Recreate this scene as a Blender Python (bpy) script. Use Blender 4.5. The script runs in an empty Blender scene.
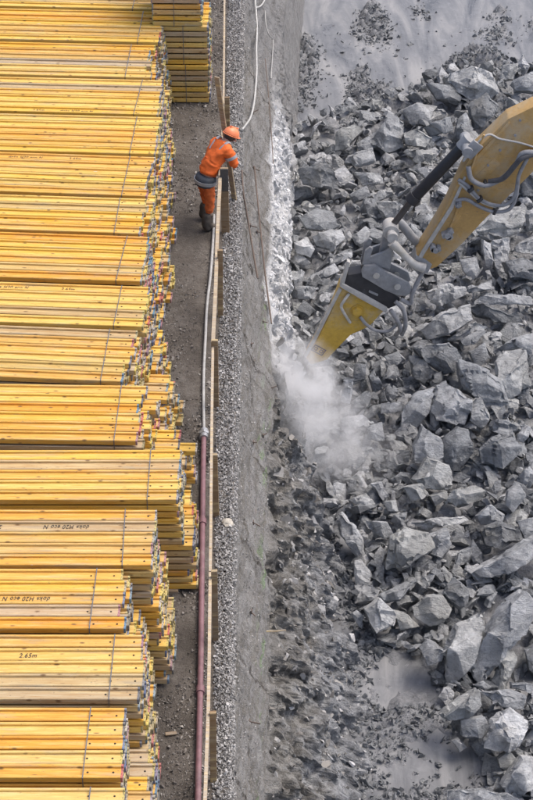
import bpy, bmesh, math, random
import numpy as np
from mathutils import Vector, Matrix, noise, Euler
R = math.radians
S = bpy.context.scene
COL = S.collection

# ------------------------------------------------------------------ camera, sky, sun, exposure
PITCH, CAMH, FPX = 36.5, 17.0, 2000.0
cam_d = bpy.data.cameras.new('camera'); cam = bpy.data.objects.new('camera', cam_d); COL.objects.link(cam)
cam.location = (0, 0, CAMH); cam.rotation_euler = (R(90 - PITCH), 0, 0)
cam_d.sensor_fit = 'VERTICAL'; cam_d.sensor_height = 24.0; cam_d.lens = 24.0 * FPX / 800.0
cam_d.clip_start = 0.5; cam_d.clip_end = 500
S.camera = cam
S.render.resolution_x, S.render.resolution_y = 682, 1024

SUN_EL, SUN_AZ = 60, 72          # azimuth clockwise from +Y
w = bpy.data.worlds.new('World'); S.world = w; w.use_nodes = True
nt = w.node_tree; bg = nt.nodes['Background']
sky = nt.nodes.new('ShaderNodeTexSky'); sky.sky_type = 'NISHITA'; sky.sun_disc = False
sky.sun_elevation = R(SUN_EL); sky.sun_rotation = R(SUN_AZ)
sky.air_density = 0.7; sky.dust_density = 4.0; sky.ozone_density = 0.6
nt.links.new(sky.outputs[0], bg.inputs[0]); bg.inputs[1].default_value = 0.15
sd = bpy.data.lights.new('sun', 'SUN'); sd.energy = 1.05; sd.angle = R(35); sd.color = (1.0, 0.95, 0.88)
sun = bpy.data.objects.new('sun', sd); COL.objects.link(sun)
az, el = R(SUN_AZ), R(SUN_EL)
tosun = Vector((math.sin(az) * math.cos(el), math.cos(az) * math.cos(el), math.sin(el)))
sun.rotation_euler = tosun.to_track_quat('Z', 'Y').to_euler(); sun.location = tosun * 60
S.view_settings.view_transform = 'Standard'; S.view_settings.look = 'None'
S.view_settings.exposure = 0.84; S.view_settings.gamma = 1.0
try:
    S.cycles.volume_step_rate = 2.0; S.cycles.max_bounces = 8; S.cycles.volume_bounces = 6; S.cycles.volume_max_steps = 128
except Exception: pass

# ------------------------------------------------------------------ pixel helpers (photo 533 x 800 -> world)
cp, sp = math.cos(R(PITCH)), math.sin(R(PITCH))
FW, UP, RT = Vector((0, cp, -sp)), Vector((0, sp, cp)), Vector((1, 0, 0))
def ray(px, py): return FW + RT * ((px - 266.5) / FPX) + UP * ((400 - py) / FPX)
def G(px, py, z=0.0):
    d = ray(px, py); t = (z - CAMH) / d.z
    return Vector((d.x * t, d.y * t, z))
def onY(px, py, Y):
    d = ray(px, py); t = Y / d.y
    return Vector((d.x * t, Y, CAMH + d.z * t))
def scale_at(px, py, z):
    p = G(px, py, z); return FPX / (p - Vector((0, 0, CAMH))).dot(FW)

rng = random.Random(7); nr = np.random.default_rng(11)

# ------------------------------------------------------------------ object helpers
def tag(o, label=None, cat=None, group=None, kind=None):
    if label: o['label'] = label
    if cat: o['category'] = cat
    if group: o['group'] = group
    if kind: o['kind'] = kind
    return o
def empty(name, loc=(0, 0, 0), rz=0.0, parent=None):
    o = bpy.data.objects.new(name, None); COL.objects.link(o)
    o.empty_display_size = 0.1; o.location = loc; o.rotation_euler = (0, 0, rz)
    if parent: o.parent = parent
    return o
def link(name, me, parent=None, loc=None, rot=None, mats=()):
    o = bpy.data.objects.new(name, me); COL.objects.link(o)
    for m in mats: me.materials.append(m)
    if parent: o.parent = parent
    if loc is not None: o.location = loc
    if rot is not None: o.rotation_euler = rot
    return o
def mesh(name, verts, faces, smooth=False):
    me = bpy.data.meshes.new(name); me.from_pydata([tuple(v) for v in verts], [], faces); me.update()
    if smooth: me.polygons.foreach_set('use_smooth', [True] * len(me.polygons))
    return me
def bm_mesh(name, bm, sharp=None):
    me = bpy.data.meshes.new(name); bmesh.ops.recalc_face_normals(bm, faces=bm.faces[:]); bm.to_mesh(me); bm.free()
    if sharp is not None:
        me.polygons.foreach_set('use_smooth', [True] * len(me.polygons)); me.set_sharp_from_angle(angle=R(sharp))
    return me
def add_box(bm, c, size, rot=None, bevel=0.0):
    r = bmesh.ops.create_cube(bm, size=1.0)
    M = Matrix.Translation(Vector(c)) @ (rot.to_4x4() if rot is not None else Matrix()) @ Matrix.Diagonal((*size, 1))
    bmesh.ops.transform(bm, matrix=M, verts=r['verts'])
    if bevel:
        es = list({e for v in r['verts'] for e in v.link_edges})
        bmesh.ops.bevel(bm, geom=es, offset=bevel, segments=2, affect='EDGES', profile=0.6)
def add_cyl(bm, a, b, r1, r2=None, n=14, caps=True):
    a, b = Vector(a), Vector(b); d = b - a
    M = Matrix.Translation((a + b) / 2) @ d.to_track_quat('Z', 'Y').to_matrix().to_4x4()
    bmesh.ops.create_cone(bm, cap_ends=caps, segments=n, radius1=r1, radius2=r1 if r2 is None else r2, depth=d.length, matrix=M)
def spline(pts, n=8):
    pts = [Vector(p) for p in pts]; out = []
    P = [2 * pts[0] - pts[1]] + pts + [2 * pts[-1] - pts[-2]]
    for i in range(1, len(P) - 2):
        for k in range(n):
            t = k / n; a, b, c, d = P[i - 1], P[i], P[i + 1], P[i + 2]
            out.append(0.5 * ((2 * b) + (c - a) * t + (2 * a - 5 * b + 4 * c - d) * t * t + (3 * b - a - 3 * c + d) * t ** 3))
    out.append(pts[-1]); return out
def add_tube(bm, pts, r, n=8):
    pts = [Vector(p) for p in pts]; rings = []; up = Vector((0.13, 0.21, 0.97))
    for i, p in enumerate(pts):
        d = (pts[min(i + 1, len(pts) - 1)] - pts[max(i - 1, 0)]).normalized()
        u = d.cross(up); u = u.normalized() if u.length > 1e-3 else d.orthogonal().normalized(); v = u.cross(d)
        rr = r(i / (len(pts) - 1)) if callable(r) else r
        rings.append([bm.verts.new(p + (u * math.cos(2 * math.pi * k / n) + v * math.sin(2 * math.pi * k / n)) * rr) for k in range(n)])
    for a, b in zip(rings[:-1], rings[1:]):
        for k in range(n): bm.faces.new((a[k], a[(k + 1) % n], b[(k + 1) % n], b[k]))
    bm.faces.new(rings[0][::-1]); bm.faces.new(rings[-1])
def tube(name, pts, r, m, parent=None, n=8, seg=6):
    bm = bmesh.new(); add_tube(bm, spline(pts, seg), r, n)
    return link(name, bm_mesh(name, bm, 50), parent, mats=[m])
def add_prism(bm, pts3, off):
    a = [bm.verts.new(p) for p in pts3]; b = [bm.verts.new(Vector(p) + Vector(off)) for p in pts3]; n = len(a)
    bm.faces.new(a); bm.faces.new(b[::-1])
    for k in range(n): bm.faces.new((a[k], b[k], b[(k + 1) % n], a[(k + 1) % n]))
    return a + b

# ------------------------------------------------------------------ materials
class NT:
    def __init__(s, name):
        s.m = bpy.data.materials.new(name); s.m.use_nodes = True; s.t = s.m.node_tree
        s.b = s.t.nodes['Principled BSDF']; s.out = s.t.nodes['Material Output']
    def n(s, typ, **kw):
        nd = s.t.nodes.new('ShaderNode' + typ)
        for k, v in kw.items():
            if k[0] == '_': setattr(nd, k[1:], v)
            else: nd.inputs[k.replace('__', ' ')].default_value = v
        return nd
    def l(s, a, b): s.t.links.new(a, b)
    def noise(s, vec, scale, detail=4, rough=0.6, dist=0.0):
        nd = s.n('TexNoise', Scale=scale, Detail=detail, Roughness=rough, Distortion=dist); s.l(vec, nd.inputs['Vector']); return nd.outputs['Fac']
    def ramp(s, fac, stops):
        nd = s.n('ValToRGB'); e = nd.color_ramp.elements
        while len(e) < len(stops): e.new(0.5)
        for k, (p, c) in enumerate(stops):
            e[k].position = p; e[k].color = (*c, 1) if len(c) == 3 else c
        s.l(fac, nd.inputs['Fac']); return nd.outputs['Color']
    def mix(s, fac, a, b, mode='MIX'):
        nd = s.n('Mix', _data_type='RGBA', _blend_type=mode)
        for v, i in ((fac, 0), (a, 6), (b, 7)):
            if hasattr(v, 'is_linked'): s.l(v, nd.inputs[i])
            else: nd.inputs[i].default_value = v if i == 0 else (*v, 1)
        return nd.outputs[2]
    def math(s, op, a, b=None, c=None):
        nd = s.n('Math', _operation=op)
        for k, v in enumerate((a, b, c)):
            if v is None: continue
            if hasattr(v, 'is_linked'): s.l(v, nd.inputs[k])
            else: nd.inputs[k].default_value = v
        return nd.outputs[0]
    def mapr(s, v, a, b, c=0.0, d=1.0):
        nd = s.n('MapRange'); s.l(v, nd.inputs[0])
        for k, x in zip((1, 2, 3, 4), (a, b, c, d)): nd.inputs[k].default_value = x
        return nd.outputs[0]
    def coord(s, which='Object', scale=(1, 1, 1)):
        tc = s.n('TexCoord'); mp = s.n('Mapping'); mp.inputs['Scale'].default_value = scale
        s.l(tc.outputs[which], mp.inputs[0]); return mp.outputs[0]
    def pos(s, scale=(1, 1, 1)):
        g = s.n('NewGeometry'); mp = s.n('Mapping'); mp.inputs['Scale'].default_value = scale
        s.l(g.outputs['Position'], mp.inputs[0]); return mp.outputs[0]
    def rnd(s): return s.n('ObjectInfo').outputs['Random']
    def bump(s, h, strength=0.5, dist=0.01):
        nd = s.n('Bump', Strength=strength, Distance=dist); s.l(h, nd.inputs['Height']); s.l(nd.outputs[0], s.b.inputs['Normal'])
    def done(s, color, rough=0.8, metal=0.0):
        if hasattr(color, 'is_linked'): s.l(color, s.b.inputs['Base Color'])
        else: s.b.inputs['Base Color'].default_value = (*color, 1)
        if hasattr(rough, 'is_linked'): s.l(rough, s.b.inputs['Roughness'])
        else: s.b.inputs['Roughness'].default_value = rough
        s.b.inputs['Metallic'].default_value = metal
        return s.m

def wood_mat(name, stops, grey=0.15, dirt=0.5):
    t = NT(name); v = t.coord('Object', (1, 1, 1)); rn = t.rnd()
    off = t.n('VectorMath', _operation='ADD'); t.l(v, off.inputs[0])
    cb = t.n('CombineXYZ'); t.l(t.math('MULTIPLY', rn, 37.0), cb.inputs[0]); t.l(t.math('MULTIPLY', rn, 91.0), cb.inputs[1]); t.l(cb.outputs[0], off.inputs[1])
    v = off.outputs[0]
    def mp(sc): nd = t.n('Mapping'); nd.inputs['Scale'].default_value = sc; t.l(v, nd.inputs[0]); return nd.outputs[0]
    grain = t.noise(mp((1.0, 30, 30)), 2.0, 6, 0.7, 1.2)
    base = t.ramp(rn, stops)
    base = t.mix(t.mapr(grain, 0.38, 0.62, 0, 0.85), base, t.mix(1.0, base, (0.76, 0.54, 0.30), 'MULTIPLY'))
    pale = t.noise(mp((0.7, 9, 9)), 1.7, 4, 0.65)
    base = t.mix(t.mapr(pale, 0.52, 0.72, 0, 0.55), base, (0.78, 0.62, 0.30))                          # worn paler streaks
    big = t.noise(mp((0.9, 6, 6)), 1.3, 5, 0.65)
    base = t.mix(t.mapr(big, 0.54, 0.70, 0, grey * 4), base, (0.34, 0.28, 0.19))                       # grey weathering
    vo = t.n('TexVoronoi', Scale=1.0); t.l(mp((4.2, 9, 9)), vo.inputs['Vector'])
    base = t.mix(t.mapr(vo.outputs['Distance'], 0.17, 0.07, 0, 0.9), base, (0.16, 0.085, 0.03))        # knots
    sp_ = t.noise(mp((24, 42, 42)), 1.0, 3, 0.7)
    base = t.mix(t.mapr(sp_, 0.62, 0.70, 0, dirt), base, (0.18, 0.13, 0.075))                          # dirt specks
    ps = t.noise(mp((2.4, 8, 8)), 1.5, 4, 0.65)
    base = t.mix(t.mapr(ps, 0.69, 0.75, 0, 0.6), base, (0.62, 0.56, 0.52))                             # cement film
    t.bump(grain, 0.5, 0.006)
    return t.done(base, 0.66)
YEL = [(0.0, (0.72, 0.43, 0.05)), (0.3, (0.77, 0.535, 0.10)), (0.55, (0.76, 0.56, 0.16)), (0.8, (0.70, 0.37, 0.045)), (0.95, (0.68, 0.45, 0.10)), (1.0, (0.50, 0.38, 0.19))]
PAL = [(0.0, (0.71, 0.54, 0.19)), (0.3, (0.74, 0.52, 0.14)), (0.65, (0.72, 0.40, 0.06)), (0.88, (0.66, 0.45, 0.13)), (1.0, (0.46, 0.36, 0.22))]
OLD = [(0.0, (0.60, 0.44, 0.13)), (0.25, (0.50, 0.39, 0.21)), (0.5, (0.46, 0.40, 0.31)), (0.7, (0.66, 0.47, 0.10)), (0.85, (0.44, 0.36, 0.31)), (1.0, (0.68, 0.50, 0.15))]
M_YEL = wood_mat('yellow_beam_wood', YEL, 0.13, 0.6)
M_PAL = wood_mat('pale_beam_wood', PAL, 0.18)
M_OLD = wood_mat('weathered_beam_wood', OLD, 0.2, 0.7)
def endcap_mat():
    t = NT('beam_end'); rn = t.rnd(); n_ = t.noise(t.coord('Object'), 60, 3)
    c = t.ramp(rn, [(0.0, (0.60, 0.48, 0.10)), (0.2, (0.42, 0.36, 0.24)), (0.36, (0.11, 0.12, 0.15)), (0.5, (0.66, 0.52, 0.13)), (0.6, (0.10, 0.14, 0.26)), (0.72, (0.50, 0.45, 0.36)), (0.80, (0.10, 0.24, 0.36)), (0.86, (0.55, 0.13, 0.10)), (0.93, (0.30, 0.30, 0.34)), (1.0, (0.55, 0.46, 0.16))])
    c = t.mix(t.mapr(n_, 0.44, 0.62, 0, 0.8), c, (0.09, 0.078, 0.06)); return t.done(c, 0.7)
M_END = endcap_mat()
def flat(name, c, rough=0.6, metal=0.0, var=0.25, scale=20.0, dirt=None, dirt_amt=0.0, bump=0.0):
    t = NT(name); v = t.coord('Object'); n_ = t.noise(v, scale, 5, 0.65)
    col = t.mix(t.mapr(n_, 0.3, 0.7, 0, 1), tuple(x * (1 - var) for x in c), tuple(min(1, x * (1 + var * 0.6)) for x in c))
    if dirt:
        d = t.noise(v, scale * 0.23, 6, 0.7); d = t.mapr(d, 0.62 - 0.35 * dirt_amt, 0.72, 0, min(1, 0.4 + dirt_amt)); col = t.mix(d, col, dirt)
    if bump: t.bump(n_, bump, 0.01)
    return t.done(col, rough, metal)
M_HOLE = flat('bolt_hole_dark', (0.02, 0.015, 0.01), 0.9)
M_STRAP = flat('strap_steel', (0.20, 0.20, 0.205), 0.4, 0.5, 0.3, 30)
M_INK = flat('black_print', (0.06, 0.045, 0.03), 0.7)

def dirt_mat():
    t = NT('dirt_ground'); v = t.pos()
    a = t.noise(v, 1.4, 6, 0.65); b = t.noise(v, 16, 6, 0.7); c = t.noise(v, 75, 3, 0.7)
    col = t.ramp(a, [(0.28, (0.062, 0.053, 0.044)), (0.48, (0.125, 0.108, 0.09)), (0.70, (0.23, 0.21, 0.185))])
    col = t.mix(t.mapr(b, 0.4, 0.7, 0, 0.55), col, (0.09, 0.075, 0.06)); col = t.mix(t.mapr(c, 0.58, 0.7, 0, 0.5), col, (0.33, 0.30, 0.27))
    h = t.math('ADD', t.math('MULTIPLY', b, 1.0), t.math('MULTIPLY', c, 0.4)); t.bump(h, 1.0, 0.05)
    return t.done(col, 0.9)
M_DIRT = dirt_mat()
def stones_mat(name, stops, scale=9.0, rough=0.85):
    # colour changes stone by stone through a per-stone attribute, plus fine grain
    t = NT(name); at = t.n('Attribute', _attribute_name='tone'); col = t.ramp(at.outputs['Fac'], stops)
    n_ = t.noise(t.pos(), scale * 3, 5, 0.7); col = t.mix(t.mapr(n_, 0.35, 0.7, 0, 0.4), col, (0.10, 0.10, 0.10))
    t.bump(n_, 0.5, 0.01); return t.done(col, rough)
M_GRAVEL = stones_mat('gravel_stones', [(0, (0.10, 0.096, 0.09)), (0.3, (0.24, 0.232, 0.22)), (0.7, (0.41, 0.40, 0.385)), (1, (0.58, 0.565, 0.545))])
M_PEBBLE = stones_mat('path_pebbles', [(0, (0.07, 0.06, 0.05)), (0.5, (0.20, 0.175, 0.15)), (1, (0.42, 0.39, 0.35))])
def rubble_mat():
    t = NT('rubble_stones'); at = t.n('Attribute', _attribute_name='tone'); v = t.pos()
    col = t.ramp(at.outputs['Fac'], [(0, (0.15, 0.159, 0.166)), (0.4, (0.28, 0.292, 0.302)), (0.7, (0.35, 0.356, 0.348)), (0.85, (0.42, 0.43, 0.438)), (1, (0.55, 0.558, 0.564))])
    a = t.noise(v, 4.5, 6, 0.65, 0.8); b = t.noise(v, 17, 7, 0.72); st = t.n('Mapping'); st.inputs['Scale'].default_value = (2, 9, 3); st.inputs['Rotation'].default_value = (0.7, 0.2, 1.1); t.l(v, st.inputs[0]); c = t.noise(st.outputs[0], 3, 6, 0.7, 1.0)
    col = t.mix(t.mapr(a, 0.47, 0.58, 0, 0.6), col, t.mix(1, col, (1.4, 1.4, 1.4), 'MULTIPLY')); col = t.mix(t.mapr(b, 0.48, 0.64, 0, 0.7), col, t.mix(1, col, (0.45, 0.455, 0.47), 'MULTIPLY'))
    col = t.mix(t.mapr(c, 0.57, 0.64, 0, 0.45), col, (0.52, 0.525, 0.53)); col = t.mix(t.mapr(c, 0.42, 0.36, 0, 0.5), col, (0.12, 0.12, 0.12))
    t.bump(t.math('ADD', t.math('ADD', a, c), b), 1.0, 0.05); return t.done(col, 0.82)
M_RUBBLE = rubble_mat()
def rock_mat():
    t = NT('broken_rock'); v = t.pos(); rn = t.rnd()
    off = t.n('VectorMath', _operation='ADD'); cb = t.n('CombineXYZ'); t.l(t.math('MULTIPLY', rn, 53.0), cb.inputs[0]); t.l(v, off.inputs[0]); t.l(cb.outputs[0], off.inputs[1]); v = off.outputs[0]
    base = t.ramp(rn, [(0, (0.17, 0.179, 0.186)), (0.25, (0.285, 0.297, 0.306)), (0.55, (0.385, 0.396, 0.404)), (0.8, (0.34, 0.345, 0.332)), (1, (0.53, 0.54, 0.546))])
    a = t.noise(v, 2.3, 6, 0.62, 0.6); b = t.noise(v, 11, 7, 0.72)
    st = t.n('Mapping'); st.inputs['Scale'].default_value = (1.5, 8, 3); st.inputs['Rotation'].default_value = (0.5, 0.3, 0.7); t.l(v, st.inputs[0]); c = t.noise(st.outputs[0], 2.2, 6, 0.7, 1.0)
    base = t.mix(t.mapr(a, 0.47, 0.57, 0, 0.7), base, t.mix(1, base, (1.5, 1.5, 1.5), 'MULTIPLY'))
    base = t.mix(t.mapr(b, 0.5, 0.66, 0, 0.7), base, t.mix(1, base, (0.48, 0.485, 0.50), 'MULTIPLY'))
    base = t.mix(t.mapr(c, 0.60, 0.66, 0, 0.5), base, (0.50, 0.505, 0.51))
    base = t.mix(t.mapr(t.noise(v, 1.1, 3), 0.6, 0.72, 0, 0.35), base, (0.27, 0.25, 0.20))
    fl = t.noise(v, 38, 3, 0.6); base = t.mix(t.mapr(fl, 0.68, 0.74, 0, 0.6), base, (0.62, 0.62, 0.62))
    h = t.math('ADD', t.math('MULTIPLY', a, 1.2), t.math('ADD', t.math('MULTIPLY', b, 1.2), c)); t.bump(h, 1.0, 0.05)
    return t.done(base, 0.8)
M_ROCK = rock_mat()
def wall_mat():
    # UV: u = metres along the wall, v = 0 top .. 1 toe of shotcrete .. 2 pit floor
    t = NT('excavation_face'); uv = t.n('UVMap'); sx = t.n('SeparateXYZ'); t.l(uv.outputs[0], sx.inputs[0]); u, v = sx.outputs[0], sx.outputs[1]
    p = t.pos(); a = t.noise(p, 2.2, 6, 0.65); g = t.noise(p, 55, 4, 0.75); g2 = t.noise(p, 26, 5, 0.7)
    sm = t.n('Mapping'); sm.inputs['Scale'].default_value = (2.5, 0.8, 5.0); t.l(p, sm.inputs[0]); s_ = t.noise(sm.outputs[0], 1.6, 6, 0.7, 0.6)
    shot = t.ramp(a, [(0.3, (0.25, 0.242, 0.228)), (0.5, (0.35, 0.342, 0.33)), (0.72, (0.45, 0.442, 0.43))])
    shot = t.mix(t.mapr(s_, 0.44, 0.62, 0, 0.8), shot, (0.20, 0.18, 0.145))
    shot = t.mix(t.mapr(g, 0.5, 0.66, 0, 0.6), shot, (0.50, 0.50, 0.49)); shot = t.mix(t.mapr(g2, 0.56, 0.7, 0, 0.6), shot, (0.10, 0.10, 0.095))
    def seam(k, P, o_):
        f = t.math('FRACT', t.math('DIVIDE', t.math('ADD', t.math('ADD', u, t.math('MULTIPLY', v, k)), t.math('MULTIPLY', a, o_)), P)); return t.mapr(t.math('ABSOLUTE', t.math('SUBTRACT', f, 0.02)), 0.022, 0.008)
    shot = t.mix(t.math('MULTIPLY', seam(-0.7, 2.3, 0.5), t.mapr(s_, 0.35, 0.55, 0.2, 0.9)), shot, (0.07, 0.06, 0.05))
    shot = t.mix(t.math('MULTIPLY', seam(1.8, 3.7, 0.4), t.mapr(a, 0.4, 0.6, 0.0, 0.8)), shot, (0.09, 0.08, 0.065))
    dr = t.n('Mapping'); dr.inputs['Scale'].default_value = (1, 3.2, 0.35); t.l(p, dr.inputs[0]); shot = t.mix(t.mapr(t.noise(dr.outputs[0], 1.5, 5, 0.7), 0.52, 0.66, 0, 0.6), shot, (0.15, 0.14, 0.12))
    # paint marks sprayed near the toe
    gm = t.n('CombineXYZ'); t.l(t.math('MULTIPLY', u, 0.9), gm.inputs[0]); t.l(t.math('MULTIPLY', v, 9.0), gm.inputs[1]); gn = t.noise(gm.outputs[0], 1.0, 5, 0.7)
    band = t.math('MULTIPLY', t.mapr(v, 0.72, 0.82), t.mapr(v, 0.97, 0.90)); lim = t.math('MULTIPLY', band, t.mapr(u, 29.5, 28.5))
    shot = t.mix(t.math('MULTIPLY', lim, t.mapr(gn, 0.54, 0.62, 0, 0.55)), shot, (0.24, 0.42, 0.15))
    gm2 = t.n('CombineXYZ'); t.l(t.math('MULTIPLY', u, 0.7), gm2.inputs[0]); t.l(t.math('MULTIPLY', v, 6.0), gm2.inputs[1]); gn2 = t.noise(gm2.outputs[0], 1.0, 4, 0.7)
    band2 = t.math('MULTIPLY', t.mapr(v, 0.45, 0.55), t.mapr(v, 0.75, 0.65))
    shot = t.mix(t.math('MULTIPLY', band2, t.mapr(gn2, 0.62, 0.68, 0, 0.35)), shot, (0.42, 0.26, 0.23))
    # broken rock below: brown-grey near the camera, white spray-dusted far along
    r1 = t.noise(p, 5.5, 7, 0.72, 0.5); r2 = t.noise(p, 22, 6, 0.75)
    rock = t.ramp(r1, [(0.34, (0.092, 0.087, 0.077)), (0.48, (0.22, 0.211, 0.192)), (0.62, (0.40, 0.39, 0.365))])
    grey = t.ramp(r1, [(0.32, (0.13, 0.136, 0.144)), (0.47, (0.28, 0.29, 0.302)), (0.62, (0.52, 0.53, 0.54))])
    rock = t.mix(t.mapr(t.math('ADD', v, t.math('MULTIPLY', t.math('SUBTRACT', a, 0.5), 1.6)), 1.2, 1.6), rock, grey)
    rock = t.mix(t.mapr(r2, 0.53, 0.66, 0, 0.6), rock, (0.07, 0.065, 0.057))
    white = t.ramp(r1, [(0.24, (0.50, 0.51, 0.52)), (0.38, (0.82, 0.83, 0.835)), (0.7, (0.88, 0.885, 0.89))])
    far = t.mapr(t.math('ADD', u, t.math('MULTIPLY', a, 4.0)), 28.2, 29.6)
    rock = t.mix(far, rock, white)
    edge = t.math('ADD', t.math('ADD', v, t.math('MULTIPLY', far, 0.10)), t.math('MULTIPLY', t.math('SUBTRACT', g2, 0.5), 0.25))
    col = t.mix(t.mapr(edge, 0.98, 1.06), shot, rock)
    # far end stays grey shotcrete to the floor
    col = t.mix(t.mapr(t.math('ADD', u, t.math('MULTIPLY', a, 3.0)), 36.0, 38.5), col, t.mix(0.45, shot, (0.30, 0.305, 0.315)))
    h = t.math('ADD', t.math('MULTIPLY', g2, 0.7), t.math('ADD', g, r1)); t.bump(h, 1.0, 0.06)
    return t.done(col, 0.88)
M_WALL = wall_mat()
def pit_mat():
    t = NT('pit_mud'); p = t.pos(); a = t.noise(p, 3, 6, 0.7); b = t.noise(p, 20, 6, 0.72)
    col = t.ramp(a, [(0.3, (0.16, 0.164, 0.172)), (0.5, (0.24, 0.246, 0.256)), (0.7, (0.34, 0.346, 0.356))])
    col = t.mix(t.mapr(b, 0.5, 0.7, 0, 0.6), col, (0.07, 0.07, 0.075)); t.bump(t.math('ADD', a, b), 0.9, 0.05); return t.done(col, t.mapr(a, 0.35, 0.6, 0.35, 0.8))
M_PIT = pit_mat()
def water_mat():
    t = NT('milky_water'); p = t.pos(); mp = t.n('Mapping'); mp.inputs['Scale'].default_value = (1.3, 0.3, 1); mp.inputs['Rotation'].default_value = (0, 0, 0.9); t.l(p, mp.inputs[0])
    a = t.noise(mp.outputs[0], 1.1, 6, 0.65, 0.8); b = t.noise(p, 5, 7, 0.72, 0.8)
    col = t.ramp(a, [(0.34, (0.10, 0.104, 0.11)), (0.5, (0.19, 0.194, 0.20)), (0.64, (0.285, 0.285, 0.285))])
    col = t.mix(t.mapr(b, 0.52, 0.75, 0, 0.5), col, (0.31, 0.315, 0.32)); t.bump(b, 0.3, 0.02)
    m = t.done(col, t.mapr(a, 0.35, 0.65, 0.22, 0.6)); t.b.inputs['IOR'].default_value = 1.33; return m
M_WATER = water_mat()
M_RAIL = wood_mat('pale_rail_wood', [(0, (0.42, 0.385, 0.32)), (0.5, (0.47, 0.43, 0.36)), (1, (0.38, 0.335, 0.265))], 0.15, 0.6)
M_POST = wood_mat('brown_post_wood', [(0, (0.20, 0.155, 0.10)), (0.5, (0.27, 0.20, 0.12)), (1, (0.22, 0.18, 0.13))], 0.15, 0.6)
M_GREYWOOD = wood_mat('grey_plank_wood', [(0, (0.27, 0.23, 0.18)), (1, (0.32, 0.28, 0.22))], 0.2, 0.6)
M_PIPE = flat('purple_brown_pipe', (0.20, 0.105, 0.115), 0.5, 0, 0.3, 9, (0.30, 0.24, 0.22), 0.2)
M_HOSEG = flat('grey_hose', (0.36, 0.355, 0.34), 0.55, 0, 0.25, 12)
M_HOSEW = flat('white_hose', (0.46, 0.46, 0.44), 0.55, 0, 0.25, 12)
M_STEEL = flat('coupling_steel', (0.40, 0.40, 0.40), 0.45, 0.6)
M_RUST = flat('rusty_bar', (0.15, 0.115, 0.095), 0.8, 0.2)

# ------------------------------------------------------------------ numpy helpers for masses of stones
def stone_protos(k, npts=9, seed=3, flatness=(0.45, 0.9)):
    out = []; r = random.Random(seed)
    for i in range(k):
        bm = bmesh.new(); sx, sy, sz = 1, r.uniform(0.55, 0.95), r.uniform(*flatness)
        for j in range(npts):
            d = Vector((r.gauss(0, 1), r.gauss(0, 1), r.gauss(0, 1))).normalized() * r.uniform(0.8, 1.0)
            bm.verts.new((d.x * sx * 0.5, d.y * sy * 0.5, d.z * sz * 0.5))
        bmesh.ops.convex_hull(bm, input=bm.verts[:]); bmesh.ops.delete(bm, geom=[v for v in bm.verts if not v.link_faces], context='VERTS')
        bmesh.ops.triangulate(bm, faces=bm.faces[:]); bm.verts.index_update()
        out.append((np.array([v.co[:] for v in bm.verts]), np.array([[v.index for v in f.verts] for f in bm.faces]))); bm.free()
    return out
def stone_mass(name, protos, P, size, m, parent=None, tilt=3.14, seed=5, tone=None):
    r = np.random.default_rng(seed); n = len(P); V = []; F = []; T = []; base = 0
    which = r.integers(0, len(protos), n)
    ang = np.stack([r.uniform(-tilt, tilt, n), r.uniform(-tilt, tilt, n), r.uniform(0, 6.283, n)], 1)
    tones = r.uniform(0, 1, n) if tone is None else tone
    for i in range(n):
        v, f = protos[which[i]]; ca, sa = np.cos(ang[i]), np.sin(ang[i])
        Rx = np.array([[1, 0, 0], [0, ca[0], -sa[0]], [0, sa[0], ca[0]]]); Ry = np.array([[ca[1], 0, sa[1]], [0, 1, 0], [-sa[1], 0, ca[1]]]); Rz = np.array([[ca[2], -sa[2], 0], [sa[2], ca[2], 0], [0, 0, 1]])
        V.append(v @ (Rz @ Ry @ Rx).T * size[i] + P[i]); F.append(f + base); T.append(np.full(len(f), tones[i])); base += len(v)
    V = np.concatenate(V); F = np.concatenate(F); T = np.concatenate(T)
    me = bpy.data.meshes.new(name); me.vertices.add(len(V)); me.vertices.foreach_set('co', V.ravel().astype(np.float32))
    me.loops.add(len(F) * 3); me.loops.foreach_set('vertex_index', F.ravel().astype(np.int32))
    me.polygons.add(len(F)); me.polygons.foreach_set('loop_start', np.arange(0, len(F) * 3, 3, dtype=np.int32))
    me.polygons.foreach_set('use_smooth', np.zeros(len(F), bool)); me.update(calc_edges=True); at = me.attributes.new('tone', 'FLOAT', 'FACE'); at.data.foreach_set('value', T.astype(np.float32))
    return link(name, me, parent, mats=[m])
def in_poly(x, y, poly):
    ins = np.zeros(np.shape(x), bool); n = len(poly)
    for i in range(n):
        x1, y1 = poly[i]; x2, y2 = poly[(i + 1) % n]
        if y1 == y2: continue
        c = ((y1 > y) != (y2 > y)) & (x < (x2 - x1) * (y - y1) / (y2 - y1) + x1); ins ^= c
    return ins

# ------------------------------------------------------------------ the pit: edges as world polylines X(Y)
ZT, ZF = -2.0, -4.0
def poly_world(pix, z): 
    a = sorted([(G(x, y, z).y, G(x, y, z).x) for x, y in pix]); return np.array(a)
E_TOP = poly_world([(244, -40), (241, 0), (239, 100), (238, 200), (237, 300), (235, 400), (232, 500), (230, 600), (229, 700), (229, 800)], 0)
E_TOE = poly_world([(292, -40), (286, 0), (276, 80), (272, 200), (271, 300), (273, 360), (271, 430), (269, 520), (268, 600), (268, 700), (270, 800)], ZT)
E_FLR = poly_world([(312, -40), (306, 0), (300, 80), (297, 200), (294, 300), (298, 350), (310, 420), (324, 480), (342, 550), (358, 620), (370, 690), (376, 800)], ZF)
def ex(E, Y): return np.interp(Y, E[:, 0], E[:, 1])
def fbm(p, o=4): return noise.fractal(p, 1.0, 2.0, o)

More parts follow.
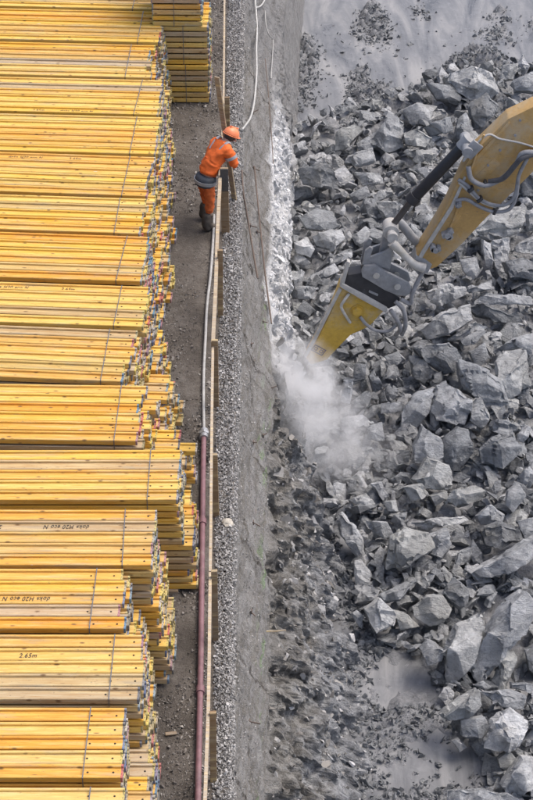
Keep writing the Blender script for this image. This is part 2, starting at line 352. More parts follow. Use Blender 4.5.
# ground sheet on the left, up to the lip of the pit
xs = np.concatenate([[-80, -40, -15, -6], np.arange(-4.0, -2.3, 0.3), np.linspace(-2.2, 0.0, 70)])   # last band relative to the lip
ys = np.concatenate([[-30, -5, 6], np.arange(11.0, 42.0, 0.035), np.arange(42, 60, 1.0), [70, 90, 130]])
V = []; nx, ny = len(xs), len(ys)
for y in ys:
    lip = float(ex(E_TOP, y))
    for x in xs:
        if x < -2.25: X = x
        else: X = lip + x * 1.0 + 0.02
        z = 0.0
        if x >= -2.25 and 11 < y < 42:
            z = 0.022 * fbm(Vector((X * 1.5, y * 1.5, 0)), 3) + 0.014 * fbm(Vector((X * 9, y * 9, 3)), 3)
            if x > -0.15: z -= 0.02 * (x + 0.15) / 0.15
        V.append((X, y, z))
F = [(j * nx + i, j * nx + i + 1, (j + 1) * nx + i + 1, (j + 1) * nx + i) for j in range(ny - 1) for i in range(nx - 1)]
tag(link('ground', mesh('ground', V, F, True), mats=[M_DIRT]), kind='structure')

# sloping excavation face
us = np.concatenate([np.arange(9.0, 48.0, 0.035), np.arange(48, 90, 1.5)]); vs = np.concatenate([[-0.08], np.linspace(0, 1, 34), np.linspace(1.03, 2.12, 56)])
V = []; UV = []
for u in us:
    xt, xm, xf = float(ex(E_TOP, u)), float(ex(E_TOE, u)), float(ex(E_FLR, u))
    rough = np.interp(u, [28, 31, 36, 40], [1.0, 0.8, 0.6, 0.12])
    for v in vs:
        if v < 0: X, Z = xt - 0.15, -0.03
        elif v <= 1: X, Z = xt + (xm - xt) * (0.25 * v + 0.75 * v ** 1.6) , ZT * v
        else: X, Z = xm + (xf - xm) * min(1.2, (v - 1)) ** 0.9, ZT + (ZF - ZT) * (v - 1) ** float(np.interp(u, [27.5, 29.5, 36, 38], [1.0, 1.9, 1.9, 1.0]))
        p = Vector((X, u, Z)); nrm = Vector((0.93, -0.05, 0.36))
        if v > 0.02:
            s1 = min(1, v / 0.15)
            d1 = 0.035 * fbm(p * 2.6, 3) + 0.05 * fbm(Vector((u * 0.35 + Z * 0.5, Z * 1.6, 1.7)), 4) + 0.032 * fbm(p * 7, 3) + 0.022 * math.sin((u * 0.55 + Z * 2.2) * 2.1 + 2.0 * fbm(p * 0.8, 2))
            ph = (u + 0.35 * Z + 0.35 * fbm(p * 0.6, 2)) / 2.3; fr = ph - math.floor(ph); d1 += 0.09 * (fr - 0.5) - (0.05 if fr < 0.035 else 0); ph2 = (u - 0.9 * Z) / 3.7; fr2 = ph2 - math.floor(ph2); d1 -= 0.05 if fr2 < 0.02 else 0
            d1 *= s1
            # broken ledges and dents of the rock zone
            q = Vector((X * 1.3, u * 1.3, Z * 1.5)); cell = noise.cell(Vector((u * 2.3 + Z, Z * 3.1, X * 2.0)))
            rid = noise.ridged_multi_fractal(q * 1.2, 0.9, 2.1, 5, 1.0, 2.0)
            ch = noise.voronoi(Vector((X * 1.6, u * 2.2, Z * 2.6)) + Vector((0.25 * fbm(q * 2, 2), 0.3 * fbm(q * 2.3, 2), 0)))[0]; ch2 = noise.voronoi(Vector((X * 5, u * 6, Z * 7)))[0]
            gul = fbm(Vector((u * 1.7 + 0.3 * Z, Z * 0.35, X * 0.3)), 3)
            d2 = (0.20 * gul + 0.20 * fbm(q, 4) + 0.12 * (rid - 1.0) + 0.40 * (0.33 - ch[0]) + 0.14 * (0.33 - ch2[0]) + 0.07 * (cell - 0.5) + 0.07 * fbm(p * 7, 4)) * rough
            k = min(1.0, max(0.0, (v - 0.98) / 0.12)); p = p + (nrm.lerp(Vector((0.42, -0.62, 0.66)), k * 0.85)) * (d1 * (1 - k) + d2 * k + (0.02 - 0.07 * k) * (1 if v > 0.9 else 0) * k)
        V.append(p); UV.append((u, v))

nv = len(vs); F = [(i * nv + j, i * nv + j + 1, (i + 1) * nv + j + 1, (i + 1) * nv + j) for i in range(len(us) - 1) for j in range(nv - 1)]
me = mesh('excavation_wall', V, F, True); ul = me.uv_layers.new(name='UVMap'); UV = np.array(UV, np.float32)
me.polygons.foreach_set('use_smooth', [vs[j] < 0.9 for i in range(len(us) - 1) for j in range(nv - 1)]); WV = V
li = np.empty(len(me.loops), np.int32); me.loops.foreach_get('vertex_index', li); ul.data.foreach_set('uv', UV[li].ravel())
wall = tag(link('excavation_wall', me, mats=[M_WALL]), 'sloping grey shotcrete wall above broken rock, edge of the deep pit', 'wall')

# pit floor terrain and water
HEAP = [(288, 132), (330, 116), (362, 108), (400, 92), (425, 80), (445, 66), (520, 58), (760, 30), (900, 900), (490, 860), (488, 770), (486, 745), (470, 725), (445, 716), (442, 690), (425, 662), (408, 640), (385, 640), (368, 612), (350, 560), (330, 500), (300, 400), (280, 330), (282, 200)]
PUD = [[(376, 672), (388, 652), (425, 655), (446, 670), (446, 694), (412, 706), (384, 700)], [(394, 748), (420, 736), (452, 722), (486, 740), (490, 765), (470, 788), (430, 796), (384, 786)]]
ISL = [[(360, 5), (378, 0), (392, 20), (388, 42), (368, 38), (356, 24)], [(348, 66), (364, 62), (378, 80), (392, 88), (384, 104), (352, 106), (346, 84)], [(296, 34), (314, 30), (320, 60), (312, 104), (300, 100), (294, 60)], [(444, 62), (462, 48), (490, 44), (506, 56), (500, 68), (470, 74), (450, 72)], [(480, 24), (504, 22), (514, 34), (492, 36)], [(486, 8), (510, 6), (506, 14), (490, 14)], [(410, 2), (424, 0), (432, 12), (420, 12)], [(524, 16), (540, 14), (545, 24), (528, 24)]]
MUD = [(285, 300), (345, 540), (365, 600), (385, 640), (425, 655), (446, 690), (470, 725), (488, 745), (492, 860), (350, 860), (330, 600), (285, 420)]
def W(poly): return [(G(x, y, ZF).x, G(x, y, ZF).y) for x, y in poly]
gx = np.concatenate([np.arange(-1.0, 6.6, 0.05), np.arange(6.8, 12, 0.4), [14, 20, 40, 80]]); gy = np.concatenate([[-30, 0, 8, 13], np.arange(16, 48, 0.05), np.arange(49, 60, 2), [70, 90, 130]])
XX, YY = np.meshgrid(gx, gy)
heap = in_poly(XX, YY, W(HEAP)).astype(float); isl = sum(in_poly(XX, YY, W(p)) for p in ISL).clip(0, 1).astype(float)
pud = sum(in_poly(XX, YY, W(p)) for p in PUD).clip(0, 1).astype(float); mud = in_poly(XX, YY, W(MUD)).astype(float)
def blur(a, n):
    for _ in range(n):
        a = (np.roll(a, 1, 0) + np.roll(a, -1, 0) + a) / 3; a = (np.roll(a, 1, 1) + np.roll(a, -1, 1) + a) / 3
    return a
heap_s, isl_s, pud_s, mud_s = blur(heap, 7), blur(isl, 9), blur(pud, 6), blur(mud, 3)
N1 = np.array([[fbm(Vector((x * 1.1, y * 1.1, 5)), 4) for x in gx] for y in gy]); N2 = np.array([[fbm(Vector((x * 6, y * 6, 9)), 4) for x in gx] for y in gy])
Zt = -0.12 + 0.05 * N1
Zt = np.maximum(Zt, 0.04 * 1 + 0.10 * N1 + 0.07 * N2 - 0.6 * (1 - mud_s)); Zt = Zt * (1 - pud_s) + (-0.035 + 0.10 * N1 + 0.10 * N2) * pud_s
Zt = np.maximum(Zt, -0.22 + isl_s * 0.26 + 0.22 * N2 * isl_s + 0.10 * N1 * isl_s)
Zt = Zt + heap_s * (0.16 + 0.18 * N1 + 0.10 * N2)
Zt += ZF
nx, ny = len(gx), len(gy); V = np.stack([XX, YY, Zt], -1).reshape(-1, 3)
F = [(j * nx + i, j * nx + i + 1, (j + 1) * nx + i + 1, (j + 1) * nx + i) for j in range(ny - 1) for i in range(nx - 1)]
tag(link('pit_floor', mesh('pit_floor', V, F, True), mats=[M_PIT]), kind='structure')
tag(link('water', mesh('water', [(-0.6, -30, ZF), (80, -30, ZF), (80, 130, ZF), (-0.6, 130, ZF)], [(0, 1, 2, 3)]), mats=[M_WATER]), kind='structure')
def floor_z(x, y):
    i = int(np.clip(np.searchsorted(gx, x) - 1, 0, nx - 2)); j = int(np.clip(np.searchsorted(gy, y) - 1, 0, ny - 2)); return float(Zt[j, i])

# ------------------------------------------------------------------ stacks of timber beams
BL = 2.65
def beam_mesh(name, m, L=BL):
    # H profile lying on its side: flanges 40 x 80 mm at both long edges, 27 mm web between
    c = 0.007; hw, fl, hz, wz = 0.0955, 0.037, 0.04, 0.0115; inn = hw - fl
    half = [(-hw, -hz + c), (-hw + c, -hz), (-inn - c, -hz), (-inn, -hz + c), (-inn, -wz), (inn, -wz), (inn, -hz + c), (inn + c, -hz), (hw - c, -hz), (hw, -hz + c)]
    prof = half + [(-y, -z) for y, z in half]; n = len(prof); V = []; F = []; MI = []
    for x in (0.0, -0.022, -0.0221, -L + 0.0221, -L + 0.022, -L):
        e = 1.0 if x in (0.0, -0.022, -L, -L + 0.022) else 0.985
        V += [(x, y * e, z * e) for y, z in prof]
    for k in range(5):
        for j in range(n):
            F.append((k * n + j, k * n + (j + 1) % n, (k + 1) * n + (j + 1) % n, (k + 1) * n + j)); MI.append(1 if k in (0, 4) else 0)
    for b, flip in ((0, True), (5 * n, False)):
        fl1 = [b + j for j in (0, 1, 2, 3, 4, 15, 16, 17, 18, 19)]; web = [b + j for j in (4, 5, 14, 15)]; fl2 = [b + j for j in (5, 6, 7, 8, 9, 10, 11, 12, 13, 14)]
        for f in (fl1, web, fl2): F.append(f[::-1] if flip else f); MI.append(1)
    for hx in (0.10, 0.36, L - 0.10, L - 0.36):
        for s in (1, -1):
            b = len(V); V += [(-hx + 0.013 * math.cos(a * math.pi / 3), 0.013 * math.sin(a * math.pi / 3), s * (wz + 0.0015)) for a in range(6)]
            F.append([b + j for j in range(6)][::s]); MI.append(2)
    me = mesh(name, V, F); me.polygons.foreach_set('material_index', MI)
    for mm in (m, M_END, M_HOLE): me.materials.append(mm)
    return me
BM = {'y': beam_mesh('beam_yellow', M_YEL), 'p': beam_mesh('beam_pale', M_PAL), 'o': beam_mesh('beam_weathered', M_OLD)}
BMS = {'y': beam_mesh('beam_short_yellow', M_YEL, 0.86), 'p': beam_mesh('beam_short_pale', M_PAL, 0.86), 'o': beam_mesh('beam_short_weathered', M_OLD, 0.86)}
BML = {'y': beam_mesh('beam_long_yellow', M_YEL, 3.9), 'p': beam_mesh('beam_long_pale', M_PAL, 3.9), 'o': beam_mesh('beam_long_weathered', M_OLD, 3.9)}
VP = 0.1075
strap_cache = {}
def strap_mesh(D, H):
    k = (round(D, 3), round(H, 3))
    if k in strap_cache: return strap_cache[k]
    wd, g = 0.0055, 0.003; V = []; F = []
    loop = [(-g, -g), (D + g, -g), (D + g, H + g), (-g, H + g)]; inner = [(0, 0), (D, 0), (D, H), (0, H)]
    for (a, b), (c_, d_) in zip(loop, inner):
        V += [(-wd, a, b), (wd, a, b), (-wd, c_, d_), (wd, c_, d_)]
    for i in range(4):
        a, b = i * 4, ((i + 1) % 4) * 4; F += [(a, a + 1, b + 1, b), (a + 2, b + 2, b + 3, a + 3), (a, b, b + 2, a + 2), (a + 1, a + 3, b + 3, b + 1)]
    me = mesh('strap', V, F); me.materials.append(M_STRAP); strap_cache[k] = me; return me
def lettering(parent, pieces, flip):
    bm = bmesh.new()
    for words, x0 in pieces:
        cu = bpy.data.curves.new('lettering', 'FONT'); cu.body = words; cu.size = 0.098; cu.shear = 0.22; cu.space_character = 1.12; cu.offset = 0.0014
        t = bpy.data.objects.new('lettering_tmp', cu); COL.objects.link(t); bpy.context.view_layer.update()
        me = bpy.data.meshes.new_from_object(t); bpy.data.objects.remove(t)
        me.transform(Matrix.Diagonal((0.72, 1, 1, 1))); me.transform(Matrix.Translation((x0, 0.038 if flip else -0.038, 0.0155)) @ Matrix.Rotation(math.pi if flip else 0, 4, 'Z')); bm.from_mesh(me)
    link('lettering', bm_mesh('lettering', bm), parent, mats=[M_INK])
def bundle(x, y, z, rz, cols, NA, jit, tone, label, group, short=False, strap_x=0.37, text=None, dirx=0.0, long=False, step=0.0):
    root = empty('beam_bundle', (x, y, z), rz); tag(root, label, 'beam bundle', group)
    D = cols * 0.2; H = (NA - 1) * VP + 0.08; meshes = BMS if short else BML if long else BM; LL = 3.9 if long else BL
    for la in range(2 * NA - 1):
        A = la % 2 == 0
        for c in range(cols if A else cols - 1):
            yy = 0.1 + c * 0.2 + (0 if A else 0.1); top = la == 2 * NA - 2
            r = rng.random()
            if top: k = tone if r < 0.72 else ('p' if tone == 'y' else 'y') if r < 0.88 else 'o'
            elif c == 0: k = 'o' if r < 0.72 else 'y'
            else: k = tone if r < 0.6 else 'o'
            j = rng.uniform(-jit, jit) * (1 if top else 1.5) + step * (2 * NA - 2 - la) + dirx * (cols - 1 - c) / cols * -1.0
            o = link('beam', meshes[k], root, (j, yy + rng.uniform(-0.004, 0.004), 0.04 + la * VP / 2), (0, 0, rng.uniform(-0.0035, 0.0035)))
            if top and text and text[0] == c: lettering(o, text[1], text[2])
    s = link('strap', strap_mesh(D, H), root, (-strap_x, 0, 0.0), (0, 0, rng.uniform(-0.03, 0.03)))
    if not short: link('strap', strap_mesh(D, H), root, (-LL + strap_x, 0, 0.0))
    return H
GRP = 'strapped bundles of timber beams stacked in rows'
ORD = ['first', 'second', 'third', 'fourth', 'fifth', 'sixth', 'seventh', 'eighth', 'ninth', 'tenth', 'eleventh', 'twelfth', 'thirteenth', 'fourteenth', 'fifteenth', 'sixteenth', 'seventeenth', 'eighteenth']
# name, Yfront, top-right px (x, y), cols, NA, tiers, rot deg, jitter, tone, lower-tier shifts, text
ST = [
 ('F', 12.83, (124, 786), 5, 6, 3, 0.0, 0.012, 'p', (0.30, 0.22), None),
 ('E', 13.95, (127, 706), 5, 6, 3, 0.0, 0.012, 'p', (0.25, 0.20), None),
 ('D', 15.06, (146, 640), 5, 6, 3, 0.0, 0.03, 'p', (0.02, 0.05), (3, [('doka H20 eco N', -2.40), ('2.65m', -1.34)], False)),
 ('C', 16.15, (127, 573), 5, 6, 3, 0.0, 0.05, 'y', (0.12, 0.16), (2, [('doka H20 eco N', -0.83), ('2.65m', -1.85)], True)),
 ('B', 17.20, (156, 509), 5, 6, 3, 0.0, 0.02, 'p', (0.06, 0.13), (3, [('doka H20 eco N', -0.78), ('2.65m', -1.80)], True)),
 ('A', 18.88, (182, 452), 5, 7, 2, 0.0, 0.02, 'y', (0.14,), None),
 ('G', 20.05, (150, 393), 6, 7, 2, -1.5, 0.09, 'y', (0.42,), None),
 ('H', 21.33, (140, 335), 6, 7, 2, -4.0, 0.05, 'p', (0.45,), None),
 ('I', 22.62, (150, 287), 5, 7, 2, -3.5, 0.03, 'y', (0.16,), (4, [('doka H20 eco N', -2.25), ('2.65m', -1.25)], False)),
 ('J', 23.75, (150, 239), 6, 7, 2, -3.5, 0.02, 'y', (0.12,), None),
 ('K', 25.03, (148, 206), 5, 7, 2, -3.5, 0.06, 'y', (0.22,), None),
 ('L', 26.10, (154, 162), 6, 7, 2, -4.0, 0.06, 'y', (0.16,), (5, [('doka H20 eco N', -2.30), ('2.65m', -1.35)], False)),
 ('M', 27.38, (162, 122), 6, 7, 2, -3.0, 0.03, 'y', (0.06,), None),
 ('N', 28.66, (164, 84), 6, 7, 2, -3.0, 0.02, 'y', (0.06,), (0, [('2.65m', -2.05), ('doka H20 eco N', -1.60)], False)),
 ('O', 29.95, (154, 46), 6, 7, 2, -3.0, 0.07, 'p', (0.14,), None),
 ('P', 31.25, (165, 9), 6, 7, 2, -3.0, 0.02, 'y', (0.04,), None),
 ('Q', 32.55, (160, -28), 6, 7, 2, -3.0, 0.05, 'y', (0.06,), None),
]
for si, (nm, yf, (px, py), cols, NA, tiers, rot, jit, tone, shifts, text) in enumerate(ST):
    pitch = (NA - 1) * VP + 0.08 + 0.012; top = tiers * pitch - 0.012
    xr = (px - 266.5) / FPX * ((onY(px, py, yf + cols * 0.2) - cam.location).dot(FW))
    if rot: xr = xr - cols * 0.2 * math.tan(R(-rot)) * 0.9
    for ti in range(tiers):
        lvl = tiers - 1 - ti; sh = 0.0 if lvl == 0 else shifts[min(lvl - 1, len(shifts) - 1)]
        what = {0: 'top', 1: 'second from top', 2: 'third from top'}[lvl]
        col_w = {'y': 'bright yellow', 'p': 'pale yellow'}[tone]
        lab = f'{col_w} timber beam bundle, {what} in the {ORD[si]} stack from the photo bottom'
        rr = R(rot) if lvl == 0 else R(rot * 0.85 + rng.uniform(-0.4, 0.4))
        bundle(xr + sh, yf + (0 if lvl == 0 else rng.uniform(-0.02, 0.01)), 0.055 + ti * pitch, rr, cols, NA, jit + (0.02 if lvl else 0), tone, lab, GRP, text=text if lvl == 0 else None, strap_x=0.37 + rng.uniform(-0.03, 0.03), dirx=0.12 if nm in 'GH' else 0.0, long=si >= 5, step=0.006 if si >= 6 else 0.0015)
    # bearers under the stack
    for k, bx in enumerate((-0.25,)):
        bm = bmesh.new(); add_box(bm, (0, cols * 0.1, 0.028), (0.12, cols * 0.2 + 0.08, 0.055), bevel=0.004)
        o = link('timber_bearer', bm_mesh('timber_bearer', bm), None, (xr + (shifts[-1] if shifts else 0) + bx, yf, 0.0), (0, 0, R(rot * 0.85)), [M_GREYWOOD])
        tag(o, f'grey timber bearer under the {ORD[si]} beam stack from the photo bottom', 'bearer', 'bearers under the beam stacks')
# short beams stacked at the far right end
yf = 31.87; base_r = G(210, 105, 0).x
for ti, (dx, NA) in enumerate(((0.0, 7), (0.0, 7), (-0.12, 7), (-0.10, 7))):
    lab = f'short weathered beam bundle, {["lowest", "second", "third", "topmost"][ti]} in the stack at the far guard rail'
    bundle(base_r + dx, yf + (0.0, 0.03, 0.02, 0.05)[ti], 0.02 + ti * 0.74, R(-1.0), 5, NA, 0.012, 'y', lab, 'short beam bundles at the far end', short=True, strap_x=0.42 + 0.03 * ti)

# ------------------------------------------------------------------ guard rail, pipe, hose
rail_px = [(225, -30), (224.5, 0), (224, 60), (223.5, 110), (221.5, 150), (219.5, 190), (217.5, 230), (215.5, 290), (213, 340), (212, 400), (211.3, 470), (210.8, 530), (209.8, 600), (209.2, 660), (208.3, 710), (206, 770), (203.5, 840)]
RW = [G(x, y, 1.05) for x, y in rail_px]
def rail_at(Y):
    ys_ = [p.y for p in RW][::-1]; return float(np.interp(Y, ys_, [p.x for p in RW][::-1]))
cuts = [G(0, y, 1.05).y for y in (-30, 152, 343, 571, 840)]
for k in range(4):
    ya, yb = cuts[k + 1] + 0.008, cuts[k] - 0.008; wd = (0.03, 0.05, 0.034, 0.036)[k]
    pts = np.linspace(ya, yb, 14); V = []; F = []
    for y in pts:
        x = rail_at(y); b = 0.012 * math.sin(y * 1.7)
        V += [(x - wd / 2, y, 0.93 + b), (x + wd / 2, y, 0.93 + b), (x + wd / 2, y, 1.05 + b), (x - wd / 2, y, 1.05 + b)]
    for i in range(13):
        for j in range(4): F.append((i * 4 + j, i * 4 + (j + 1) % 4, i * 4 + 4 + (j + 1) % 4, i * 4 + 4 + j))
    F += [(3, 2, 1, 0), tuple(13 * 4 + j for j in range(4))]
    o = link('rail_board', mesh('rail_board', V, F), mats=[M_RAIL])
    tag(o, ['pale rail board running off the top of the photo past the short beams', 'wide pale rail board that the orange worker leans on', 'pale rail board beside the joint of grey hose and purple pipe', 'nearest pale rail board running off the photo bottom'][k], 'rail', 'boards of the guard rail')
posts = [(228, 160, 5, 1.2), (225.5, 233, 8, 1.2), (220.5, 316, 5.5, 1.18), (215.8, 407, 6.5, 1.16), (216.3, 516, 6, 1.04), (215.6, 641, 6.3, 1.15), (213.5, 781, 6.6, 1.10)]
for i, (px, py, wpx, h) in enumerate(posts):
    p = G(px, py, 0); wd = wpx / scale_at(px, py, 0.5)
    bm = bmesh.new(); add_box(bm, (0, 0, h / 2 - 0.1), (wd, 0.045, h + 0.2), bevel=0.004)
    root = link('rail_post', bm_mesh('rail_post', bm), None, (p.x, p.y, 0), (0, 0, rng.uniform(-0.08, 0.08)), [M_POST])
    root.rotation_euler[1] = rng.uniform(-0.012, 0.012)
    tag(root, ['grey-brown rail post just beyond the bent worker', 'wide post with painted dark shade on its top in front of the worker', 'brown rail post nearest behind the worker boots', 'rail post with orange-brown top at the board joint', 'brown rail post right of the pipe coupling', 'rail post standing second from the photo bottom', 'nearest brown rail post at the photo bottom'][i], 'post', 'posts of the guard rail')
    if i == 1:
        bm = bmesh.new(); add_box(bm, (0.0, -0.034, h - 0.2), (wd * 1.04, 0.02, 0.4), bevel=0.004)  # thin dark plate paints the shade and darker colour of the post top
        tag(link('plate', bm_mesh('plate', bm), root, mats=[flat('post_shade_dark', (0.075, 0.07, 0.065), 0.7)]), 'dark grey painted shade and colour of the post top')
pipe_px = [(203.8, 436), (203, 480), (202.3, 540), (201.5, 600), (200.8, 660), (199.6, 720), (198.3, 780), (197, 850)]
o = tube('pipe', [G(x, y, 0.06) for x, y in pipe_px], 0.037, M_PIPE, n=12)
tag(o, 'long purple-brown pipe lying on dirt along the guard rail', 'pipe')
hose_px = [(214, 215), (213, 240), (210.5, 275), (207, 305), (205.3, 340), (203.8, 370), (203.5, 400), (204, 432)]
hs = tube('hose', [G(x, y, 0.04) for x, y in hose_px], 0.022, M_HOSEG, n=8); tag(hs, 'thin grey hose on dirt joined to the purple pipe', 'hose')
cpt = G(204, 434, 0.06); bm = bmesh.new(); add_cyl(bm, cpt + Vector((0, -0.10, 0)), cpt + Vector((0, 0.08, 0)), 0.06, n=14); add_cyl(bm, cpt + Vector((0, -0.03, 0)), cpt + Vector((0, 0.02, 0)), 0.075, n=6)
cl = link('pipe_coupling', bm_mesh('pipe_coupling', bm, 40), None, mats=[M_STEEL]); tag(cl, 'steel coupling between grey hose and purple pipe', 'coupling')
# hose hanging on the face
def on_wall(px, py):
    # intersect the pixel ray with the lofted face (upper zone), by marching v
    best = None
    for k in range(0, 101):
        v = k / 100; z = ZT * v; p = G(px, py, z); xt, xm = float(ex(E_TOP, p.y)), float(ex(E_TOE, p.y)); X = xt + (xm - xt) * (0.25 * v + 0.75 * v ** 1.6)
        e = abs(X - p.x)
        if best is None or e < best[0]: best = (e, Vector((X, p.y, z)))
    return best[1] + Vector((0.06, 0, 0.03))
wh = [(236, 131), (242, 127), (247, 119), (250.5, 106), (252.5, 90), (253.5, 72), (253.5, 50), (254, 30), (253, 12), (252.5, 2), (254, -14)]
tag(tube('hose', [on_wall(x, y) for x, y in wh], 0.019, M_HOSEW), 'white hose hanging down the wall face above the worker', 'hose')
tag(tube('hose', [on_wall(x, y) for x, y in [(253, 9), (258, 7), (262, 0), (263, -10)]], 0.017, M_HOSEW), 'short white hose looped at the photo top edge', 'hose')
tag(tube('cable', [on_wall(x, y) for x, y in [(262, 12), (263, 25), (266, 36), (270, 42), (269, 60), (268, 80)]], 0.012, M_HOSEG), 'thin grey cable on the wall right of the white hose', 'cable')
for k, (pts, r_, lab) in enumerate([([(236, 172), (240, 195), (244.5, 222), (249, 250), (254, 280)], 0.016, 'slanted dark drill rod on the wall below the worker'), ([(251, 168), (254, 200), (258, 240), (262, 280), (268, 325)], 0.014, 'longer dark rod slanting down the wall to the breaker dust'), ([(262, 60), (265, 90), (268, 130), (270, 165)], 0.009, 'thin dark cable hanging above the white-dusted rock')]):
    tag(tube('rod' if k < 2 else 'cable', [on_wall(x, y) for x, y in pts], r_, (M_RUST, M_RUST, M_RUST)[k]), lab, 'rod' if k < 2 else 'cable')
# nail heads and bars in the face: parts of the wall
for k, (px, py, L_) in enumerate([(252, 168, .16), (249, 226, .18), (256, 232, .2), (250, 345, .14), (252, 113, .2), (252, 443, .16), (252, 523, .2), (250, 612, .14), (248, 722, .2), (262, 322, .12), (266, 390, .2), (262, 436, .14)]):
    p = on_wall(px, py) + Vector((-0.05, 0, -0.02)); bm = bmesh.new(); L_ *= rng.uniform(0.3, 0.8); add_cyl(bm, p, p + Vector((L_, rng.uniform(-.12, .05), rng.uniform(-.03, .05))), 0.009, n=8); add_box(bm, p + Vector((0.012, 0, 0)), (0.015, 0.05, 0.06), bevel=0.004)
    link('nail_bar', bm_mesh('nail_bar', bm), wall, mats=[M_RUST])
p = on_wall(262, 633); bm = bmesh.new(); add_tube(bm, [p, p + Vector((0.13, -0.02, 0.02)), p + Vector((0.26, -0.03, 0.05))], 0.012); link('nail_bar', bm_mesh('nail_bar', bm), wall, mats=[M_RAIL])

# ------------------------------------------------------------------ gravel verge and path pebbles
pro = stone_protos(16, 8, 3, (0.5, 0.9))
n = 34000; Y = nr.uniform(14.5, 40, n); lip = ex(E_TOP, Y); rl = np.array([rail_at(y) for y in Y]) + 0.03
tt = nr.beta(1.15, 0.95, n); X = rl + (lip + 0.07 - rl) * tt; sz = np.exp(nr.normal(np.log(0.030), 0.38, n)).clip(0.012, 0.075)
Z = np.where(X > lip, -(X - lip) * 2.0, 0.0) + sz * 0.2 - 0.004 + nr.uniform(0, 0.02, n)
tag(stone_mass('gravel', pro, np.stack([X, Y, Z], 1), sz, M_GRAVEL, seed=8), 'light grey crushed gravel strip between rail and pit edge', 'gravel', kind='stuff')
n = 26000; Y = nr.uniform(14, 40, n); rl = np.array([rail_at(y) for y in Y]); X = rl - nr.beta(0.9, 1.5, n) * 1.5
dens = np.array([fbm(Vector((x * 0.9, y * 0.6, 21)), 3) for x, y in zip(X, Y)]); dens += np.where((Y < 17.2) & (X > -1.75), 0.45, 0) + np.where(Y > 28.6, 0.35, 0) + np.where(X > rl - 0.22, 0.15, 0)
keep = dens > 0.12 + nr.uniform(-0.25, 0.25, n); X, Y = X[keep], Y[keep]; n = len(X); sz = np.exp(nr.normal(np.log(0.026), 0.5, n)).clip(0.009, 0.10)
tag(stone_mass('pebbles', pro, np.stack([X, Y, sz * 0.12], 1), sz, M_PEBBLE, seed=9), 'loose pebbles scattered over the brown dirt path', 'pebbles', kind='stuff')

# ------------------------------------------------------------------ broken rocks in the pit
def hull2d(P):
    P = sorted(P); 
    def half(Q):
        h = []
        for p in Q:
            while len(h) > 1 and (h[-1][0] - h[-2][0]) * (p[1] - h[-2][1]) - (h[-1][1] - h[-2][1]) * (p[0] - h[-2][0]) <= 0: h.pop()
            h.append(p)
        return h[:-1]
    return half(P) + half(P[::-1])
def rock_mesh(name, pts2, thick, r, edge=0.055, bev=True):
    """pts2: outline in the plane seen by the viewer; planar fracture faces are cut from a prism."""
    pts2 = hull2d(pts2); bm = bmesh.new(); k = len(pts2); cx = sum(p[0] for p in pts2) / k; cy = sum(p[1] for p in pts2) / k
    a = [bm.verts.new((x, y, thick * 0.5)) for x, y in pts2]; b = [bm.verts.new((cx + (x - cx) * 0.96, cy + (y - cy) * 0.96, -thick * 0.5)) for x, y in pts2]
    bm.faces.new(a); bm.faces.new(b[::-1])
    for i in range(k): bm.faces.new((a[i], b[i], b[(i + 1) % k], a[(i + 1) % k]))
    bmesh.ops.recalc_face_normals(bm, faces=bm.faces[:])
    rad = max(math.hypot(x - cx, y - cy) for x, y in pts2); rmin = min(math.hypot(x - cx, y - cy) for x, y in pts2)
    a0 = r.uniform(0, 6.28); ncut = r.randint(4, 6)
    for c in range(ncut):
        an = a0 + c * 6.283 / ncut + r.uniform(-0.5, 0.5); tl = r.uniform(0.22, 0.72); top = 1
        nrm = Vector((math.cos(an) * math.sin(tl), math.sin(an) * math.sin(tl), top * math.cos(tl)))
        q = Vector((cx, cy, top * thick * 0.5)) + Vector((math.cos(an), math.sin(an), 0)) * rmin * r.uniform(-0.25, 0.5)
        res = bmesh.ops.bisect_plane(bm, geom=bm.verts[:] + bm.edges[:] + bm.faces[:], plane_co=q, plane_no=nrm, clear_outer=True, dist=1e-5)
        es = [e for e in res['geom_cut'] if isinstance(e, bmesh.types.BMEdge) and e.is_valid and e.is_boundary]
        if len(es) > 2:
            try: bmesh.ops.edgeloop_fill(bm, edges=es)
            except Exception: bmesh.ops.holes_fill(bm, edges=bm.edges[:])
    bmesh.ops.holes_fill(bm, edges=[e for e in bm.edges if e.is_boundary])
    bmesh.ops.remove_doubles(bm, verts=bm.verts[:], dist=0.004)
    try: bev and bmesh.ops.bevel(bm, geom=bm.edges[:], offset=min(0.006, rad * 0.02), segments=1, affect='EDGES')
    except Exception: pass
    for it in range(4):
        bmesh.ops.triangulate(bm, faces=bm.faces[:]); L = [e for e in bm.edges if e.calc_length() > edge * 1.5]
        if not L or len(bm.faces) > 2400: break
        bmesh.ops.subdivide_edges(bm, edges=L, cuts=1)
    bmesh.ops.triangulate(bm, faces=bm.faces[:]); bm.normal_update(); o = Vector((r.uniform(0, 50), r.uniform(0, 50), 0)); amp = min(1.0, rad / 0.4); lay = r.uniform(-4, 4)
    for v in bm.verts:
        q = v.co + o; d = 0.035 * noise.fractal(q * 2.2, 1.0, 2.0, 2) + 0.014 * noise.fractal(q * 9, 0.9, 2.1, 3)
        st = 0.045 * (noise.cell(Vector((q.x * 1.8, q.y * 1.8, q.z * 7 + q.x * 3 + lay * q.y))) - 0.5)
        v.co += v.normal * (d + st) * amp
    return bm_mesh(name, bm, 24)
CAMROT = Matrix((RT, UP, -FW)).transposed()          # columns: image right, image up, towards viewer
